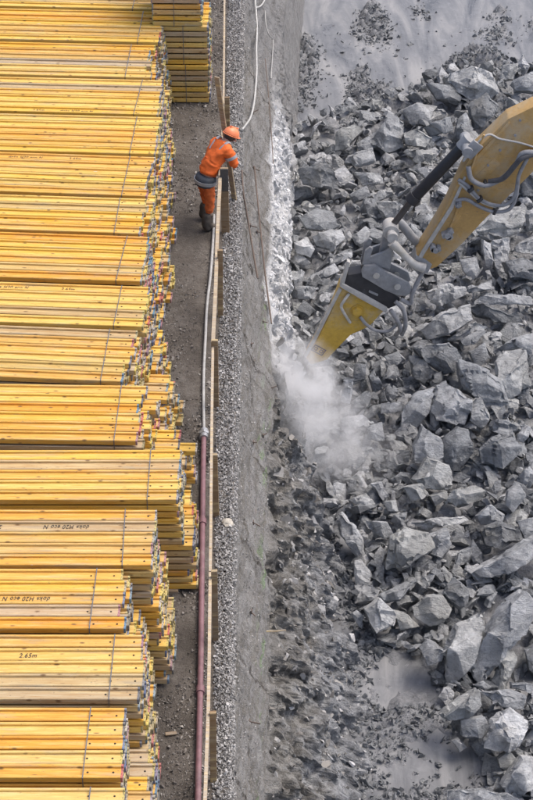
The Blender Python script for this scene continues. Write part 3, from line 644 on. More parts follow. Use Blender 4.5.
BIG = [
 [(388,114),(406,122),(402,147),(388,155),(368,142)],[(337,134),(354,124),(363,131),(344,151),(335,151)],[(349,156),(372,148),(374,161),(359,166),(345,163)],[(298,170),(324,163),(339,178),(332,189),(302,185)],
 [(356,173),(381,173),(385,184),(363,186)],[(349,195),(366,186),(371,197),(354,203)],[(300,218),(317,208),(332,212),(339,225),(329,232),(307,228)],[(312,237),(329,230),(342,228),(345,239),(332,251),(316,247)],
 [(294,242),(307,237),(315,249),(310,258),(295,253)],[(303,281),(334,264),(339,271),(310,286)],[(288,288),(320,287),(310,298),(293,299)],[(376,202),(398,202),(407,212),(388,220)],[(370,195),(390,189),(394,194),(378,201)],
 [(403,111),(418,105),(444,107),(449,113),(430,123),(408,125)],[(424,127),(449,118),(453,130),(430,138)],[(469,105),(486,95),(499,105),(483,127),(474,130)],[(452,138),(457,119),(466,113),(474,129),(462,145)],
 [(403,133),(415,128),(432,138),(425,148),(405,146)],[(403,151),(418,148),(435,155),(432,166),(415,163)],[(418,170),(427,167),(437,174),(430,185)],[(520,175),(545,165),(545,197),(522,195)],[(471,234),(500,208),(524,208),(518,232),(496,240)],
 [(525,212),(545,205),(545,230),(527,230)],[(494,242),(508,239),(507,266),(510,283),(500,278),(493,266)],[(481,239),(491,244),(493,268),(485,268)],[(504,262),(525,256),(540,266),(540,281),(510,278)],[(510,251),(520,242),(540,232),(540,256)],
 [(460,261),(475,258),(479,272),(471,281),(463,271)],[(425,292),(447,284),(464,287),(465,295),(440,305),(427,300)],[(420,330),(442,312),(469,305),(471,320),(447,334),(427,340)],[(469,288),(493,278),(492,290),(471,294)],[(476,303),(488,292),(533,298),(533,304),(513,304)],
 [(464,304),(483,303),(515,315),(510,325),(476,317)],[(447,340),(474,323),(488,327),(476,342)],[(415,347),(449,342),(462,357),(459,370),(444,376),(427,364)],[(459,362),(484,369),(498,381),(508,403),(491,412),(481,391),(464,389)],
 [(437,386),(447,382),(469,401),(470,411),(464,426),(437,418),(429,413)],[(403,408),(418,393),(435,389),(427,413),(418,428),(400,431)],[(413,447),(422,426),(440,440),(443,462),(415,462)],[(413,479),(427,457),(448,465),(452,479),(447,490),(418,487)],
 [(442,442),(457,428),(468,430),(474,452),(459,470),(442,467)],[(480,450),(490,440),(513,432),(520,450),(502,468),(482,462)],[(496,362),(505,351),(525,347),(530,367),(520,393),(508,398),(497,379)],[(511,371),(527,369),(530,386),(518,393)],
 [(470,401),(481,398),(490,418),(481,434),(470,430)],[(496,348),(520,337),(540,332),(540,347),(503,351)],[(410,357),(422,358),(433,374),(425,386),(415,379)],[(469,352),(483,345),(487,357),(476,369)],[(432,374),(442,370),(443,384),(435,386)],[(459,340),(476,330),(486,331),(474,345),(464,347)],
 [(339,419),(363,415),(376,424),(356,430),(341,431)],[(366,428),(381,423),(383,440),(368,440)],[(381,403),(402,401),(404,411),(381,414)],[(368,376),(374,369),(384,389),(373,395)],[(343,380),(354,379),(349,403),(341,401)],[(355,364),(366,365),(366,379),(354,381)],[(385,357),(398,352),(405,359),(393,369)],
 [(337,521),(343,513),(361,538),(365,565),(357,557),(340,535)],[(355,562),(361,560),(370,574),(366,587),(357,587)],[(391,538),(405,528),(427,535),(432,548),(418,555),(405,565),(388,567)],[(349,500),(366,494),(374,504),(364,507)],[(371,484),(381,482),(388,496),(383,501)],[(383,502),(396,500),(398,511),(388,511)],
 [(395,524),(464,516),(471,521),(418,532)],[(366,521),(386,523),(393,535),(376,540)],[(443,504),(452,491),(474,484),(486,491),(481,501),(459,507)],[(476,516),(488,505),(503,515),(500,523),(481,526)],[(481,530),(500,522),(518,528),(522,540),(500,549),(483,545)],[(516,521),(540,516),(540,538),(525,540)],
 [(471,572),(500,557),(540,534),(558,538),(558,548),(500,574),(478,582)],[(430,535),(447,530),(452,545),(442,560),(428,555)],[(508,491),(518,484),(525,496),(513,513),(505,504)],[(403,487),(422,484),(430,496),(410,502)],[(430,496),(447,491),(449,499),(435,507)],
 [(479,641),(500,611),(522,593),(531,602),(530,616),(522,633),(508,648),(493,660),(481,680),(468,667)],[(447,646),(457,626),(483,614),(485,621),(476,641),(471,660),(454,680),(447,685),(444,665)],[(442,592),(453,577),(468,590),(466,602),(460,610),(449,602)],[(413,607),(427,597),(442,597),(451,609),(444,622),(430,625),(415,616)],
 [(491,682),(496,668),(509,646),(515,658),(510,677),(503,692)],[(420,648),(427,640),(446,650),(442,661),(427,664)],[(525,650),(545,640),(545,685),(529,668)],[(440,714),(459,699),(476,688),(480,704),(464,719),(449,721)],[(462,721),(483,716),(488,726),(481,737),(462,736)],
 [(483,741),(498,716),(510,708),(525,719),(526,729),(515,746),(498,752),(483,748)],[(479,692),(508,691),(525,699),(525,711),(510,707),(496,704)],[(472,685),(483,681),(491,687),(483,691)],[(497,758),(508,750),(518,763),(508,771),(499,766)],[(503,787),(522,758),(540,760),(540,780),(522,794),(508,794)],
 [(527,780),(545,770),(545,800),(530,798)],[(510,682),(525,681),(545,687),(545,695),(510,690)],[(452,741),(458,738),(468,748),(460,753)],[(447,790),(483,787),(505,794),(525,802),(447,808)],[(365,609),(379,599),(396,614),(394,625),(375,633),(369,621)],[(349,614),(357,609),(364,616),(362,629)],
 [(379,597),(410,582),(418,580),(400,599),(383,602)],[(393,611),(408,614),(419,626),(400,629)],[(444,78),(470,69),(489,76),(498,93),(480,109),(456,95)],[(417,92),(422,76),(428,92)],[(427,85),(451,83),(463,97),(460,104),(437,100)],[(503,66),(518,64),(514,80),(500,80)],[(513,81),(540,70),(540,92),(515,92)],
]
SPECIAL = {0: 'large smooth triangular grey slab below the milky water', 13: 'long blocky slab atop the heap left of the excavator arm', 36: 'dark-sided split boulder in the middle of the rock heap', 40: 'squarish grey boulder below the split boulder', 41: 'light greenish-grey flat boulder right of the squarish boulder',
           69: 'long straight log-like slab at the right photo edge', 74: 'largest pale tilted slab in the lower right rock heap', 75: 'pale lens-shaped slab leaning left of the largest slab', 83: 'big rounded boulder low at right beside the puddle', 93: 'lone pale block at the foot of the rock face near the puddle', 57: 'flat pointed slab leaning against the foot of the rock face',
           97: 'wide lumpy boulder at the top of the heap near the water', 37: 'smooth curved boulder left of the split boulder', 61: 'light narrow stone under the dust cloud', 59: 'big pale-blue boulder right of the leaning slab', 35: 'long ridge-backed slab above the split boulder', 78 - 0: 'pointed upright stone right of the largest slab'}
def where(x, y):
    if y < 110: return 'at the far edge of the heap by the water'
    if x > 470 and y < 200: return 'at the right edge above the excavator arm'
    if x < 345 and y < 310: return 'near the white-dusted wall face behind the breaker'
    if y < 225: return 'left of the excavator cylinder in the far heap' if x < 420 else 'behind the excavator cylinder'
    if y < 300: return 'below the excavator arm near the right edge' if x > 455 else 'close to the breaker'
    if y < 350: return 'between the arm and the split boulder'
    if y < 480: return 'right of the split boulder' if x > 470 else ('left of the split boulder' if x < 425 else 'around the split boulder')
    if y < 590: return 'above the lone pale block near the rock face' if x < 400 else ('around the log-like slab at the right edge' if x > 460 else 'in the heap below the split boulder')
    if y < 690: return 'around the largest pale slab' if x > 440 else 'by the upper puddle'
    return 'in the lowest right corner beyond the puddles' if x > 470 else 'beside the lower puddle'
rr_ = random.Random(21); centers = []
for i, pl in enumerate(BIG):
    cx = sum(p[0] for p in pl) / len(pl); cy = sum(p[1] for p in pl) / len(pl)
    p0 = G(cx, cy, ZF + 0.3); wpx = max(p[0] for p in pl) - min(p[0] for p in pl); hpx = max(p[1] for p in pl) - min(p[1] for p in pl)
    z = floor_z(p0.x, p0.y) + 0.30 + 0.006 * min(wpx, hpx); z = max(z, ZF + 0.08); p0 = G(cx, cy, z); s = scale_at(cx, cy, z)
    o2 = [(1.07 * (x - cx) / s, 1.07 * (cy - y) / s) for x, y in pl]; th = min(wpx, hpx) / s * rr_.uniform(0.9, 1.2)
    me = rock_mesh('rock', o2, th, rr_); o = link('rock', me, mats=[M_ROCK]); o.matrix_world = Matrix.Translation(p0) @ CAMROT.to_4x4()
    tag(o, SPECIAL.get(i, f'{"large" if wpx * hpx > 700 else "mid-sized"} {"long slab" if max(wpx, hpx) > 1.9 * min(wpx, hpx) else "angular rock"} {where(cx, cy)}'), 'rock', 'broken rocks in the pit'); centers.append((cx, cy, max(wpx, hpx) / 2))
# medium rocks between them, sharing a set of shapes
protos = []
for k in range(36):
    m_ = rr_.randint(5, 8); a0 = rr_.uniform(0, 6.28); el_ = rr_.uniform(0.35, 0.85)
    pts = [(0.5 * math.cos(a0 + j * 6.283 / m_ + rr_.uniform(-0.25, 0.25)) * rr_.uniform(0.75, 1), 0.5 * el_ * math.sin(a0 + j * 6.283 / m_ + rr_.uniform(-0.25, 0.25)) * rr_.uniform(0.75, 1)) for j in range(m_)]
    me = rock_mesh('rock_shape', pts, rr_.uniform(0.2, 0.5), rr_, 0.10); me.materials.append(M_ROCK); protos.append(me)
def rock_ok(px, py, rad):
    for cx, cy, r_ in centers:
        if (px - cx) ** 2 + ((py - cy) * 1.15) ** 2 < (0.62 * (r_ + rad)) ** 2: return False
    return True
cnt = 0; tries = 0
HEAPV = [(284, 126), (330, 110), (362, 102), (400, 88), (425, 78), (445, 66), (533, 58), (560, 60), (560, 830), (490, 830), (488, 760), (478, 735), (445, 716), (442, 690), (425, 655), (385, 640), (362, 600), (345, 550), (325, 480), (312, 420), (298, 350), (290, 300)]
while cnt < 190 and tries < 40000:
    tries += 1; px, py = rr_.uniform(285, 560), rr_.uniform(56, 830); rad = 16.0 * (1 - 0.6 * tries / 40000) * rr_.uniform(0.8, 1.3) * (0.72 if py < 200 else 1.0)
    if not in_poly(np.array([px]), np.array([py]), HEAPV)[0] or not rock_ok(px, py, rad): continue
    p0 = G(px, py, ZF + 0.3); z = floor_z(p0.x, p0.y) + rr_.uniform(0.08, 0.22); p0 = G(px, py, z); s = scale_at(px, py, z); sc = 2.3 * rad / s
    o = link('rock', protos[cnt % len(protos)]); o.location = p0; o.scale = (sc, sc * rr_.uniform(0.8, 1.1), sc * rr_.uniform(0.8, 1.15))
    o.rotation_euler = (rr_.gauss(0.25, 0.5), rr_.gauss(0, 0.5), rr_.uniform(0, 6.28)); centers.append((px, py, rad)); cnt += 1
    tag(o, f'small angular stone {where(px, py)}', 'rock', 'smaller broken rocks in the pit')
print('medium rocks', cnt)
# rubble too small to count
rp = stone_protos(28, 7, 17, (0.2, 0.7))
BC = np.array([(sum(p[0] for p in q) / len(q), sum(p[1] for p in q) / len(q), (max(p[0] for p in q) - min(p[0] for p in q)) / 2, (max(p[1] for p in q) - min(p[1] for p in q)) / 2) for q in BIG])
def scatter(n, poly_px, smin, smax, seed, zoff=0.0, avoid=False):
    r = np.random.default_rng(seed); xs_ = [p[0] for p in poly_px]; ys_ = [p[1] for p in poly_px]; P = []; Sz = []
    while len(P) < n:
        px, py = r.uniform(min(xs_), max(xs_)), r.uniform(min(ys_), max(ys_))
        if not in_poly(np.array([px]), np.array([py]), poly_px)[0]: continue
        if avoid and (((BC[:, 0] - px) / BC[:, 2]) ** 2 + ((BC[:, 1] - py) / BC[:, 3]) ** 2 < 0.75).any(): continue
        q = G(px, py, ZF + 0.2); s_ = smin * (smax / smin) ** (r.random() ** 1.7); z = floor_z(q.x, q.y) + s_ * 0.12 + zoff
        P.append((q.x, q.y, z)); Sz.append(s_)
    return P, Sz
def as_arrays(me):
    v = np.empty(len(me.vertices) * 3); me.vertices.foreach_get('co', v); me.calc_loop_triangles(); f = np.empty(len(me.loop_triangles) * 3, np.int32); me.loop_triangles.foreach_get('vertices', f)
    return v.reshape(-1, 3), f.reshape(-1, 3)
slabs = []
for k in range(30):
    m_ = rr_.randint(4, 7); a0 = rr_.uniform(0, 6.28); el_ = rr_.uniform(0.3, 0.8)
    pts = [(0.5 * math.cos(a0 + j * 6.283 / m_ + rr_.uniform(-0.3, 0.3)) * rr_.uniform(0.7, 1), 0.5 * el_ * math.sin(a0 + j * 6.283 / m_ + rr_.uniform(-0.3, 0.3)) * rr_.uniform(0.7, 1)) for j in range(m_)]
    me = rock_mesh('slab_shape', pts, rr_.uniform(0.10, 0.34), rr_, 0.35, False); slabs.append(as_arrays(me)); bpy.data.meshes.remove(me)
P, Sz = scatter(3300, HEAPV, 0.20, 0.66, 31, 0.05, True); P = np.array(P); P[:, 2] += nr.uniform(-0.02, 0.10, len(P))
tag(stone_mass('rubble', slabs, P, np.array(Sz), M_RUBBLE, tilt=1.1, seed=33), 'broken grey slabs and rubble packed between the larger rocks', 'rubble', kind='stuff')
P, Sz = scatter(2200, HEAPV, 0.05, 0.14, 36, 0.06, True)
tag(stone_mass('fine_rubble', rp, np.array(P), np.array(Sz), M_RUBBLE, seed=37), 'finer grey stone chips lying over the rock heap', 'rubble', kind='stuff')
P, Sz = [], []
for k, (poly, n) in enumerate([(ISL[0], 300), (ISL[1], 330), (ISL[2], 300), (ISL[3], 520), (ISL[4], 90), (ISL[5], 40), (ISL[6], 40), (ISL[7], 40), ([(290, 20), (533, 0), (533, 60), (440, 75), (400, 95), (300, 130)], 90)]):
    a, b = scatter(int(n * 2.6), poly, 0.03, 0.2, 40 + k)
    for (x_, y_, z_), s_ in zip(a, b):
        x_ += nr.normal(0, 0.12) ; y_ += nr.normal(0, 0.18); P.append((x_, y_, max(floor_z(x_, y_), ZF - 0.01) + 0.15 * s_)); Sz.append(s_)
tag(stone_mass('rubble_islands', rp, np.array(P), np.array(Sz), M_RUBBLE, seed=34, tone=nr.uniform(0, 0.45, len(P))), 'dark rubble patches poking out of the milky water', 'rubble', kind='stuff')
MUDV = [(330, 520), (345, 545), (362, 600), (385, 640), (380, 700), (445, 700), (470, 725), (488, 745), (492, 830), (350, 830), (345, 700), (335, 600)]
a, b = scatter(3600, MUDV, 0.03, 0.20, 61)
a2, b2 = scatter(900, [(318, 470), (335, 500), (352, 545), (368, 590), (392, 632), (382, 650), (360, 640), (345, 600), (330, 540), (312, 480)], 0.06, 0.34, 62); a += a2; b += b2
keep = [i for i in range(len(a)) if a[i][2] - b[i] * 0.12 > ZF - 0.012 or rng.random() < 0.04]
tag(stone_mass('shore_rubble', rp, np.array([a[i] for i in keep]), np.array([b[i] for i in keep]), M_RUBBLE, seed=35, tone=nr.uniform(0, 0.5, len(keep))), 'dark wet rubble round the puddles at the foot of the rock face', 'rubble', kind='stuff')

# grit on the shotcrete and loose stones stuck in the rock face: parts of the wall
WA = np.array([tuple(v) for v in WV]).reshape(len(us), nv, 3); r5 = np.random.default_rng(77)
def wall_pts(n, v0, v1, u0=14.0, u1=40.0, pw=1.0):
    iu = np.searchsorted(us, r5.uniform(u0, u1, n)).clip(0, len(us) - 2); vv = v0 + (v1 - v0) * r5.random(n) ** pw; jv = np.searchsorted(vs, vv).clip(1, nv - 2)
    a, b = r5.random((n, 1)), r5.random((n, 1)); return WA[iu, jv] * (1 - a) * (1 - b) + WA[iu + 1, jv] * a * (1 - b) + WA[iu, jv + 1] * (1 - a) * b + WA[iu + 1, jv + 1] * a * b
n = 26000; P = wall_pts(n, 0.0, 0.92, pw=1.5); sz = np.exp(r5.normal(np.log(0.021), 0.4, n)).clip(0.009, 0.055)
o = stone_mass('grit', stone_protos(10, 6, 9, (0.5, 0.9)), P, sz, M_GRAVEL, wall, seed=81); o['kind'] = 'stuff'
n = 1500; P = wall_pts(n, 1.0, 2.05, 14, 28.0); sz = np.exp(r5.normal(np.log(0.085), 0.6, n)).clip(0.025, 0.42)
M_FACE = stones_mat('face_stones', [(0, (0.11, 0.10, 0.086)), (0.4, (0.25, 0.236, 0.213)), (0.75, (0.38, 0.376, 0.37)), (1, (0.56, 0.56, 0.56))], 6)
dep = ((-P[:, 2] - 2.0) / 2.0).clip(0, 1)
o = stone_mass('loose_stones', slabs, P, sz, M_FACE, wall, seed=82, tone=(r5.random(n) * 0.75 + 0.3 * dep).clip(0, 1)); o['kind'] = 'stuff'
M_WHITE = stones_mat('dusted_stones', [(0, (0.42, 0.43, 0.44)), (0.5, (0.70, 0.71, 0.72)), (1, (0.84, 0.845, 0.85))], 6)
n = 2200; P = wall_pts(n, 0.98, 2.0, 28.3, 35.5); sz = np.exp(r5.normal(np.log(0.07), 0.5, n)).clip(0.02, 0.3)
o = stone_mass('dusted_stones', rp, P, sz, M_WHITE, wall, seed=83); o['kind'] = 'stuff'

# ------------------------------------------------------------------ excavator arm with hydraulic breaker
YA = 28.45
def pl(pts, Y=YA): return [onY(x, y, Y) for x, y in pts]
DUST = (0.36, 0.35, 0.335)
def machine_paint(name, c):
    t = NT(name); v = t.pos(); a = t.noise(v, 1.6, 6, 0.7, 0.5); b = t.noise(v, 14, 6, 0.72); st = t.n('Mapping'); st.inputs['Scale'].default_value = (2, 2, 14); st.inputs['Rotation'].default_value = (0, 0.9, 0); t.l(v, st.inputs[0]); sc = t.noise(st.outputs[0], 4, 4, 0.7, 0.3)
    col = t.mix(t.mapr(b, 0.35, 0.65, 0, 1), tuple(x * 0.82 for x in c), c); col = t.mix(t.mapr(a, 0.46, 0.66, 0, 0.75), col, (0.44, 0.38, 0.28))
    col = t.mix(t.mapr(sc, 0.62, 0.67, 0, 0.65), col, (0.19, 0.15, 0.11)); col = t.mix(t.mapr(b, 0.66, 0.72, 0, 0.7), col, (0.13, 0.10, 0.08)); t.bump(b, 0.3, 0.01)
    return t.done(col, t.mapr(a, 0.4, 0.65, 0.45, 0.8))
M_STICK = machine_paint('arm_paint', (0.53, 0.33, 0.115))
M_BRK = machine_paint('breaker_paint', (0.60, 0.385, 0.06))
M_BLACK = flat('black_paint', (0.022, 0.022, 0.025), 0.35, 0, 0.3, 8)
M_BOX = flat('dark_bracket_paint', (0.035, 0.035, 0.038), 0.55, 0, 0.3, 9, (0.2, 0.2, 0.2), 0.15)
M_LINK = flat('dusty_steel', (0.30, 0.305, 0.31), 0.6, 0.15, 0.25, 8, (0.5, 0.5, 0.5), 0.2)
M_PALEST = flat('dust_coated_steel', (0.50, 0.485, 0.45), 0.65, 0.1, 0.25, 8, (0.36, 0.30, 0.18), 0.2)
M_CHROME = flat('rod_steel', (0.12, 0.115, 0.115), 0.3, 0.6, 0.2, 10)
M_RUB = flat('rubber_hose', (0.075, 0.075, 0.08), 0.6, 0, 0.3, 10, (0.3, 0.3, 0.3), 0.1)
M_RUBG = flat('dusty_hose', (0.27, 0.27, 0.275), 0.7, 0, 0.3, 10)
exc = empty('excavator', onY(300, 380, 28.7)); tag(exc, 'yellow excavator arm with hydraulic breaker hammering into the rock heap', 'excavator')
exc_inv = Matrix.Translation(-exc.location)
def part(name, bm, m, sharp=35, parent=None, label=None):
    me = bm_mesh(name, bm, sharp); root = parent or exc
    base = exc.location if parent is None else Vector((0, 0, 0))
    o = link(name, me, root, mats=[m]); me.transform(Matrix.Translation(-exc.location))
    if label: o['label'] = label
    return o
def plate(name, pts, y0, th, m, bevel=0.012, parent=None, label=None):
    bm = bmesh.new(); P3 = [onY(x, y, YA) for x, y in pts]; P3 = [Vector((p.x, y0, p.z)) for p in P3]
    add_prism(bm, P3, (0, th, 0)); bmesh.ops.recalc_face_normals(bm, faces=bm.faces[:])
    if bevel: bmesh.ops.bevel(bm, geom=bm.edges[:], offset=bevel, segments=2, affect='EDGES', profile=0.6)
    return part(name, bm, m, 35, parent, label)
def etube(name, pts, r, m, Y=None, parent=None, n=8):
    bm = bmesh.new(); add_tube(bm, spline([onY(p[0], p[1], YA) + Vector((0, (p[2] if len(p) > 2 else -0.06), 0)) for p in pts], 7), r, n); return part(name, bm, m, 60, parent)
def pin(name, px, py, r, y0, y1, m, parent=None, n=18):
    c = onY(px, py, YA); bm = bmesh.new(); add_cyl(bm, (c.x, y0, c.z), (c.x, y1, c.z), r, n=n); return part(name, bm, m, 40, parent)
stick = plate('stick', [(412, 264), (416, 256), (429, 236), (447, 205), (462, 172), (472, 154), (508, 119), (533, 107), (600, 78), (690, 70), (700, 120), (600, 132), (545, 158), (530, 175), (511, 194), (485, 219), (463, 243), (437, 267), (423, 272)], YA, 0.34, M_STICK, 0.02)
plate('edge_plate', [(416, 261), (421, 251), (450, 206), (464, 176), (466, 177), (453, 208), (424, 254), (419, 263)], YA - 0.025, 0.03, M_PALEST, 0.004, stick)
plate('edge_plate', [(466, 175), (477, 155), (509, 121), (510, 123), (480, 157), (469, 176)], YA - 0.022, 0.028, M_STICK, 0.004, stick)
plate('stick_nose', [(411, 266), (416, 255), (424, 258), (432, 264), (428, 272), (418, 274)], YA - 0.03, 0.38, M_LINK, 0.015, stick)
etube('steel_line', [(470, 152, -.03), (463, 160, -.04), (470, 150, -.03), (487, 134, -.03), (500, 138, -.03), (520, 142, -.03), (545, 150, -.03)], 0.018, M_PALEST, parent=stick)
etube('steel_line', [(484, 134, -.03), (478, 146, -.03), (474, 160, -.03), (471, 168, -.03)], 0.02, M_STICK, parent=stick)
etube('steel_line', [(447, 234, -.02), (455, 215, -.02), (458, 205, -.02)], 0.018, M_STICK, parent=stick)
for px, py, rr2 in ((447, 232, 0.10), (435, 247, 0.085), (458, 202, 0.06), (530, 155, 0.12)):
    bm = bmesh.new(); c = onY(px, py, YA)
    for k in range(5): add_box(bm, c + Vector((rng.uniform(-.6, .6) * rr2, -0.05, rng.uniform(-.6, .6) * rr2)), (rr2 * 0.9, 0.12, rr2 * 0.8), Euler((0, rng.uniform(0, 3), 0)).to_matrix(), 0.008)
    add_cyl(bm, c + Vector((0, -0.14, 0)), c, rr2 * 0.55, n=6); part('valve_fitting', bm, M_LINK if px != 530 else M_STICK, 35, stick)
# hoses hanging on the side of the stick
etube('hose', [(468, 165, -.05), (471, 176, -.10), (484, 181, -.14), (500, 174, -.16), (514, 160, -.18), (520, 148, -.2), (530, 146, -.2), (545, 152, -.1)], 0.042, M_RUBG)
etube('hose', [(488, 178, -.12), (502, 172, -.2), (514, 158, -.22), (522, 150, -.24), (540, 148, -.15)], 0.045, M_RUB)
etube('hose', [(458, 178, -.05), (468, 184, -.08), (478, 195, -.1), (492, 201, -.12), (505, 200, -.14), (514, 190, -.16), (518, 170, -.16), (526, 152, -.2)], 0.032, M_RUBG)
etube('hose', [(459, 181, -.04), (470, 190, -.08), (482, 199, -.1), (495, 203, -.12)], 0.028, M_PALEST)
etube('hose', [(456, 199, -.05), (466, 197, -.08), (480, 204, -.1), (494, 208, -.12), (508, 205, -.14), (515, 192, -.16), (517, 175, -.16)], 0.032, M_RUBG)
# bucket cylinder
ya2 = 0.24
def mid(px, py): p = onY(px, py, YA); return Vector((p.x, YA + ya2 - 0.1, p.z))
bm = bmesh.new(); add_cyl(bm, mid(464, 150), mid(414, 203), 0.095, n=20); cyl = part('bucket_cylinder', bm, M_BLACK, 40)
bm = bmesh.new(); add_cyl(bm, mid(416.5, 200), mid(411, 206), 0.115, n=20); part('gland', bm, M_BOX, 40, cyl)
bm = bmesh.new(); add_cyl(bm, mid(412, 205), mid(392, 231), 0.055, n=16); part('rod', bm, M_CHROME, 40, cyl)
bm = bmesh.new(); add_cyl(bm, mid(470, 143), mid(462, 152), 0.11, n=16); a = mid(467, 149); add_cyl(bm, a + Vector((0, -0.28, 0)), a + Vector((0, 0.28, 0)), 0.09, n=16); add_box(bm, a + Vector((0.08, -0.2, 0.02)), (0.3, 0.05, 0.2), Euler((0, -0.9, 0)).to_matrix(), 0.01); part('cylinder_mount', bm, M_LINK, 35, cyl)
# linkage
bm = bmesh.new(); a = mid(391, 233); add_cyl(bm, a + Vector((0, -0.24, 0)), a + Vector((0, 0.22, 0)), 0.07, n=18); add_cyl(bm, a + Vector((0, -0.14, 0)), a + Vector((0, 0.14, 0)), 0.135, n=18); add_cyl(bm, a + Vector((0.02, -0.28, -0.02)), a + Vector((0.02, -0.20, -0.02)), 0.095, n=12); part('rod_eye', bm, M_PALEST, 40)
bm = bmesh.new(); add_tube(bm, spline([onY(x, y, YA) + Vector((0, -0.13, 0)) for x, y in ((391, 238), (400, 247), (409, 256), (415, 261), (424, 264))], 6), lambda t: 0.085 - 0.02 * math.sin(t * 3.14), 10); part('idler_link', bm, M_PALEST, 50)
bm = bmesh.new(); add_tube(bm, spline([onY(x, y, YA) + Vector((0, 0.32, 0)) for x, y in ((396, 229), (404, 236), (412, 246), (418, 252))], 6), 0.08, 10); part('idler_link', bm, M_LINK, 50)
plate('power_link', [(385, 233), (396, 238), (392, 262), (388, 280), (376, 276), (380, 255)], YA + 0.06, 0.2, M_LINK, 0.02)
# quick bracket with two side plates
for y0 in (YA - 0.10, YA + 0.26):
    bp = plate('bracket_plate', [(361, 268), (364, 263), (374, 262), (386, 269), (400, 276), (409, 281), (412, 289), (406, 293), (396, 292), (384, 287), (371, 279), (362, 274)], y0, 0.07, M_LINK, 0.015)
    for hx, hy in ((376, 272), (397, 283)): pin('pin', hx, hy, 0.055, y0 - 0.03, y0 + 0.02, M_PALEST, bp, 12)
plate('bracket_back', [(362, 264), (365, 250), (370, 246), (373, 248), (370, 256), (382, 252), (392, 246), (390, 268), (380, 266), (372, 262)], YA - 0.04, 0.06, M_LINK, 0.01)
plate('bracket_back', [(362, 264), (365, 250), (370, 246), (373, 248), (370, 256), (382, 252), (392, 246), (390, 268), (380, 266), (372, 262)], YA + 0.24, 0.05, M_LINK, 0.01)
brk = plate('breaker_head', [(342, 281), (348, 273), (361, 271), (372, 278), (386, 287), (400, 296), (398, 303), (388, 307), (366, 296)], YA - 0.06, 0.26, M_BOX, 0.02)
plate('name_bar', [(369, 288), (378, 292), (377.5, 294), (368.5, 290)], YA - 0.072, 0.02, M_LINK, 0.003, brk)
plate('flange', [(340, 284), (342, 280.5), (365, 292.5), (387, 305), (386, 310), (362, 297)], YA - 0.10, 0.32, M_PALEST, 0.01)
plate('guard_plate', [(339.5, 284), (347, 259), (350, 260), (343.5, 284)], YA - 0.08, 0.1, M_PALEST, 0.008)
hou = plate('housing', [(340, 286), (362, 298), (384, 310), (369, 326), (351, 334), (340, 345), (327, 359), (311, 364), (306, 358), (318, 337), (331, 311)], YA - 0.03, 0.32, M_BRK, 0.03)
plate('wear_strip', [(339, 287), (342, 288), (331, 309), (318, 335), (306, 357), (304, 355), (315, 334), (328, 308)], YA - 0.045, 0.05, M_PALEST, 0.006, hou)
bm = bmesh.new(); c = onY(357, 309, YA); add_cyl(bm, (c.x, YA - 0.11, c.z), (c.x, YA - 0.02, c.z), 0.085, n=6); add_cyl(bm, (c.x, YA - 0.05, c.z), (c.x, YA - 0.02, c.z), 0.11, n=16); part('bolt', bm, M_BRK, 30, hou)
etube('grab_bar', [(349, 292, -.05), (344, 297, -.1), (341, 303, -.1), (344, 310, -.1), (350, 321, -.05)], 0.026, M_PALEST, parent=hou)
etube('hose', [(360, 315, -.05), (366, 321, -.1), (376, 326, -.14), (390, 326, -.12), (398, 318, -.08)], 0.03, M_RUBG)
for k, pts in enumerate(([(395, 298, -.1), (403, 306, -.14), (405, 322, -.1), (402, 336, .05)], [(390, 306, -.12), (396, 314, -.16), (400, 326, -.1), (396, 338, .1)], [(400, 296, -.1), (410, 300, -.1), (412, 290, -.1), (420, 275, -.05), (424, 268, -.05)])): etube('hose', pts, 0.04, M_RUBG)
# maker's mark low on the housing: dark frame with two rings and a pale dot
c0 = onY(318.5, 349, YA); ang = -math.atan2(onY(326, 353, YA).z - onY(311, 345, YA).z, onY(326, 353, YA).x - onY(311, 345, YA).x)
bm = bmesh.new(); Rm = Euler((0, ang, 0)).to_matrix(); M_MARK = flat('mark_brown', (0.10, 0.045, 0.045), 0.6)
def mk(u0, v0, w_, h_): add_box(bm, Vector((c0.x, YA - 0.033, c0.z)) + Rm @ Vector((u0, 0, v0)), (w_, 0.006, h_), Rm)
for u0, v0, w_, h_ in ((0, .062, .235, .02), (0, -.062, .235, .02), (-.108, 0, .02, .105), (.108, 0, .02, .105)): mk(u0, v0, w_, h_)
for off in (-0.055, 0.055):
    for u0, v0, w_, h_ in ((0, .028, .05, .014), (0, -.028, .05, .014), (-.025, 0, .014, .06), (.025, 0, .014, .06)): mk(off + u0, v0, w_, h_)
part('maker_mark', bm, M_MARK, 30, hou)
a, b = onY(310, 358, YA), onY(291, 388, YA); d = Vector((0, 0.14, 0)); bm = bmesh.new(); add_cyl(bm, a + d, b + d, 0.085, 0.07, n=16); add_cyl(bm, b + d, b + d + (b - a).normalized() * 0.15, 0.07, 0.015, n=16); part('chisel', bm, M_CHROME, 40)

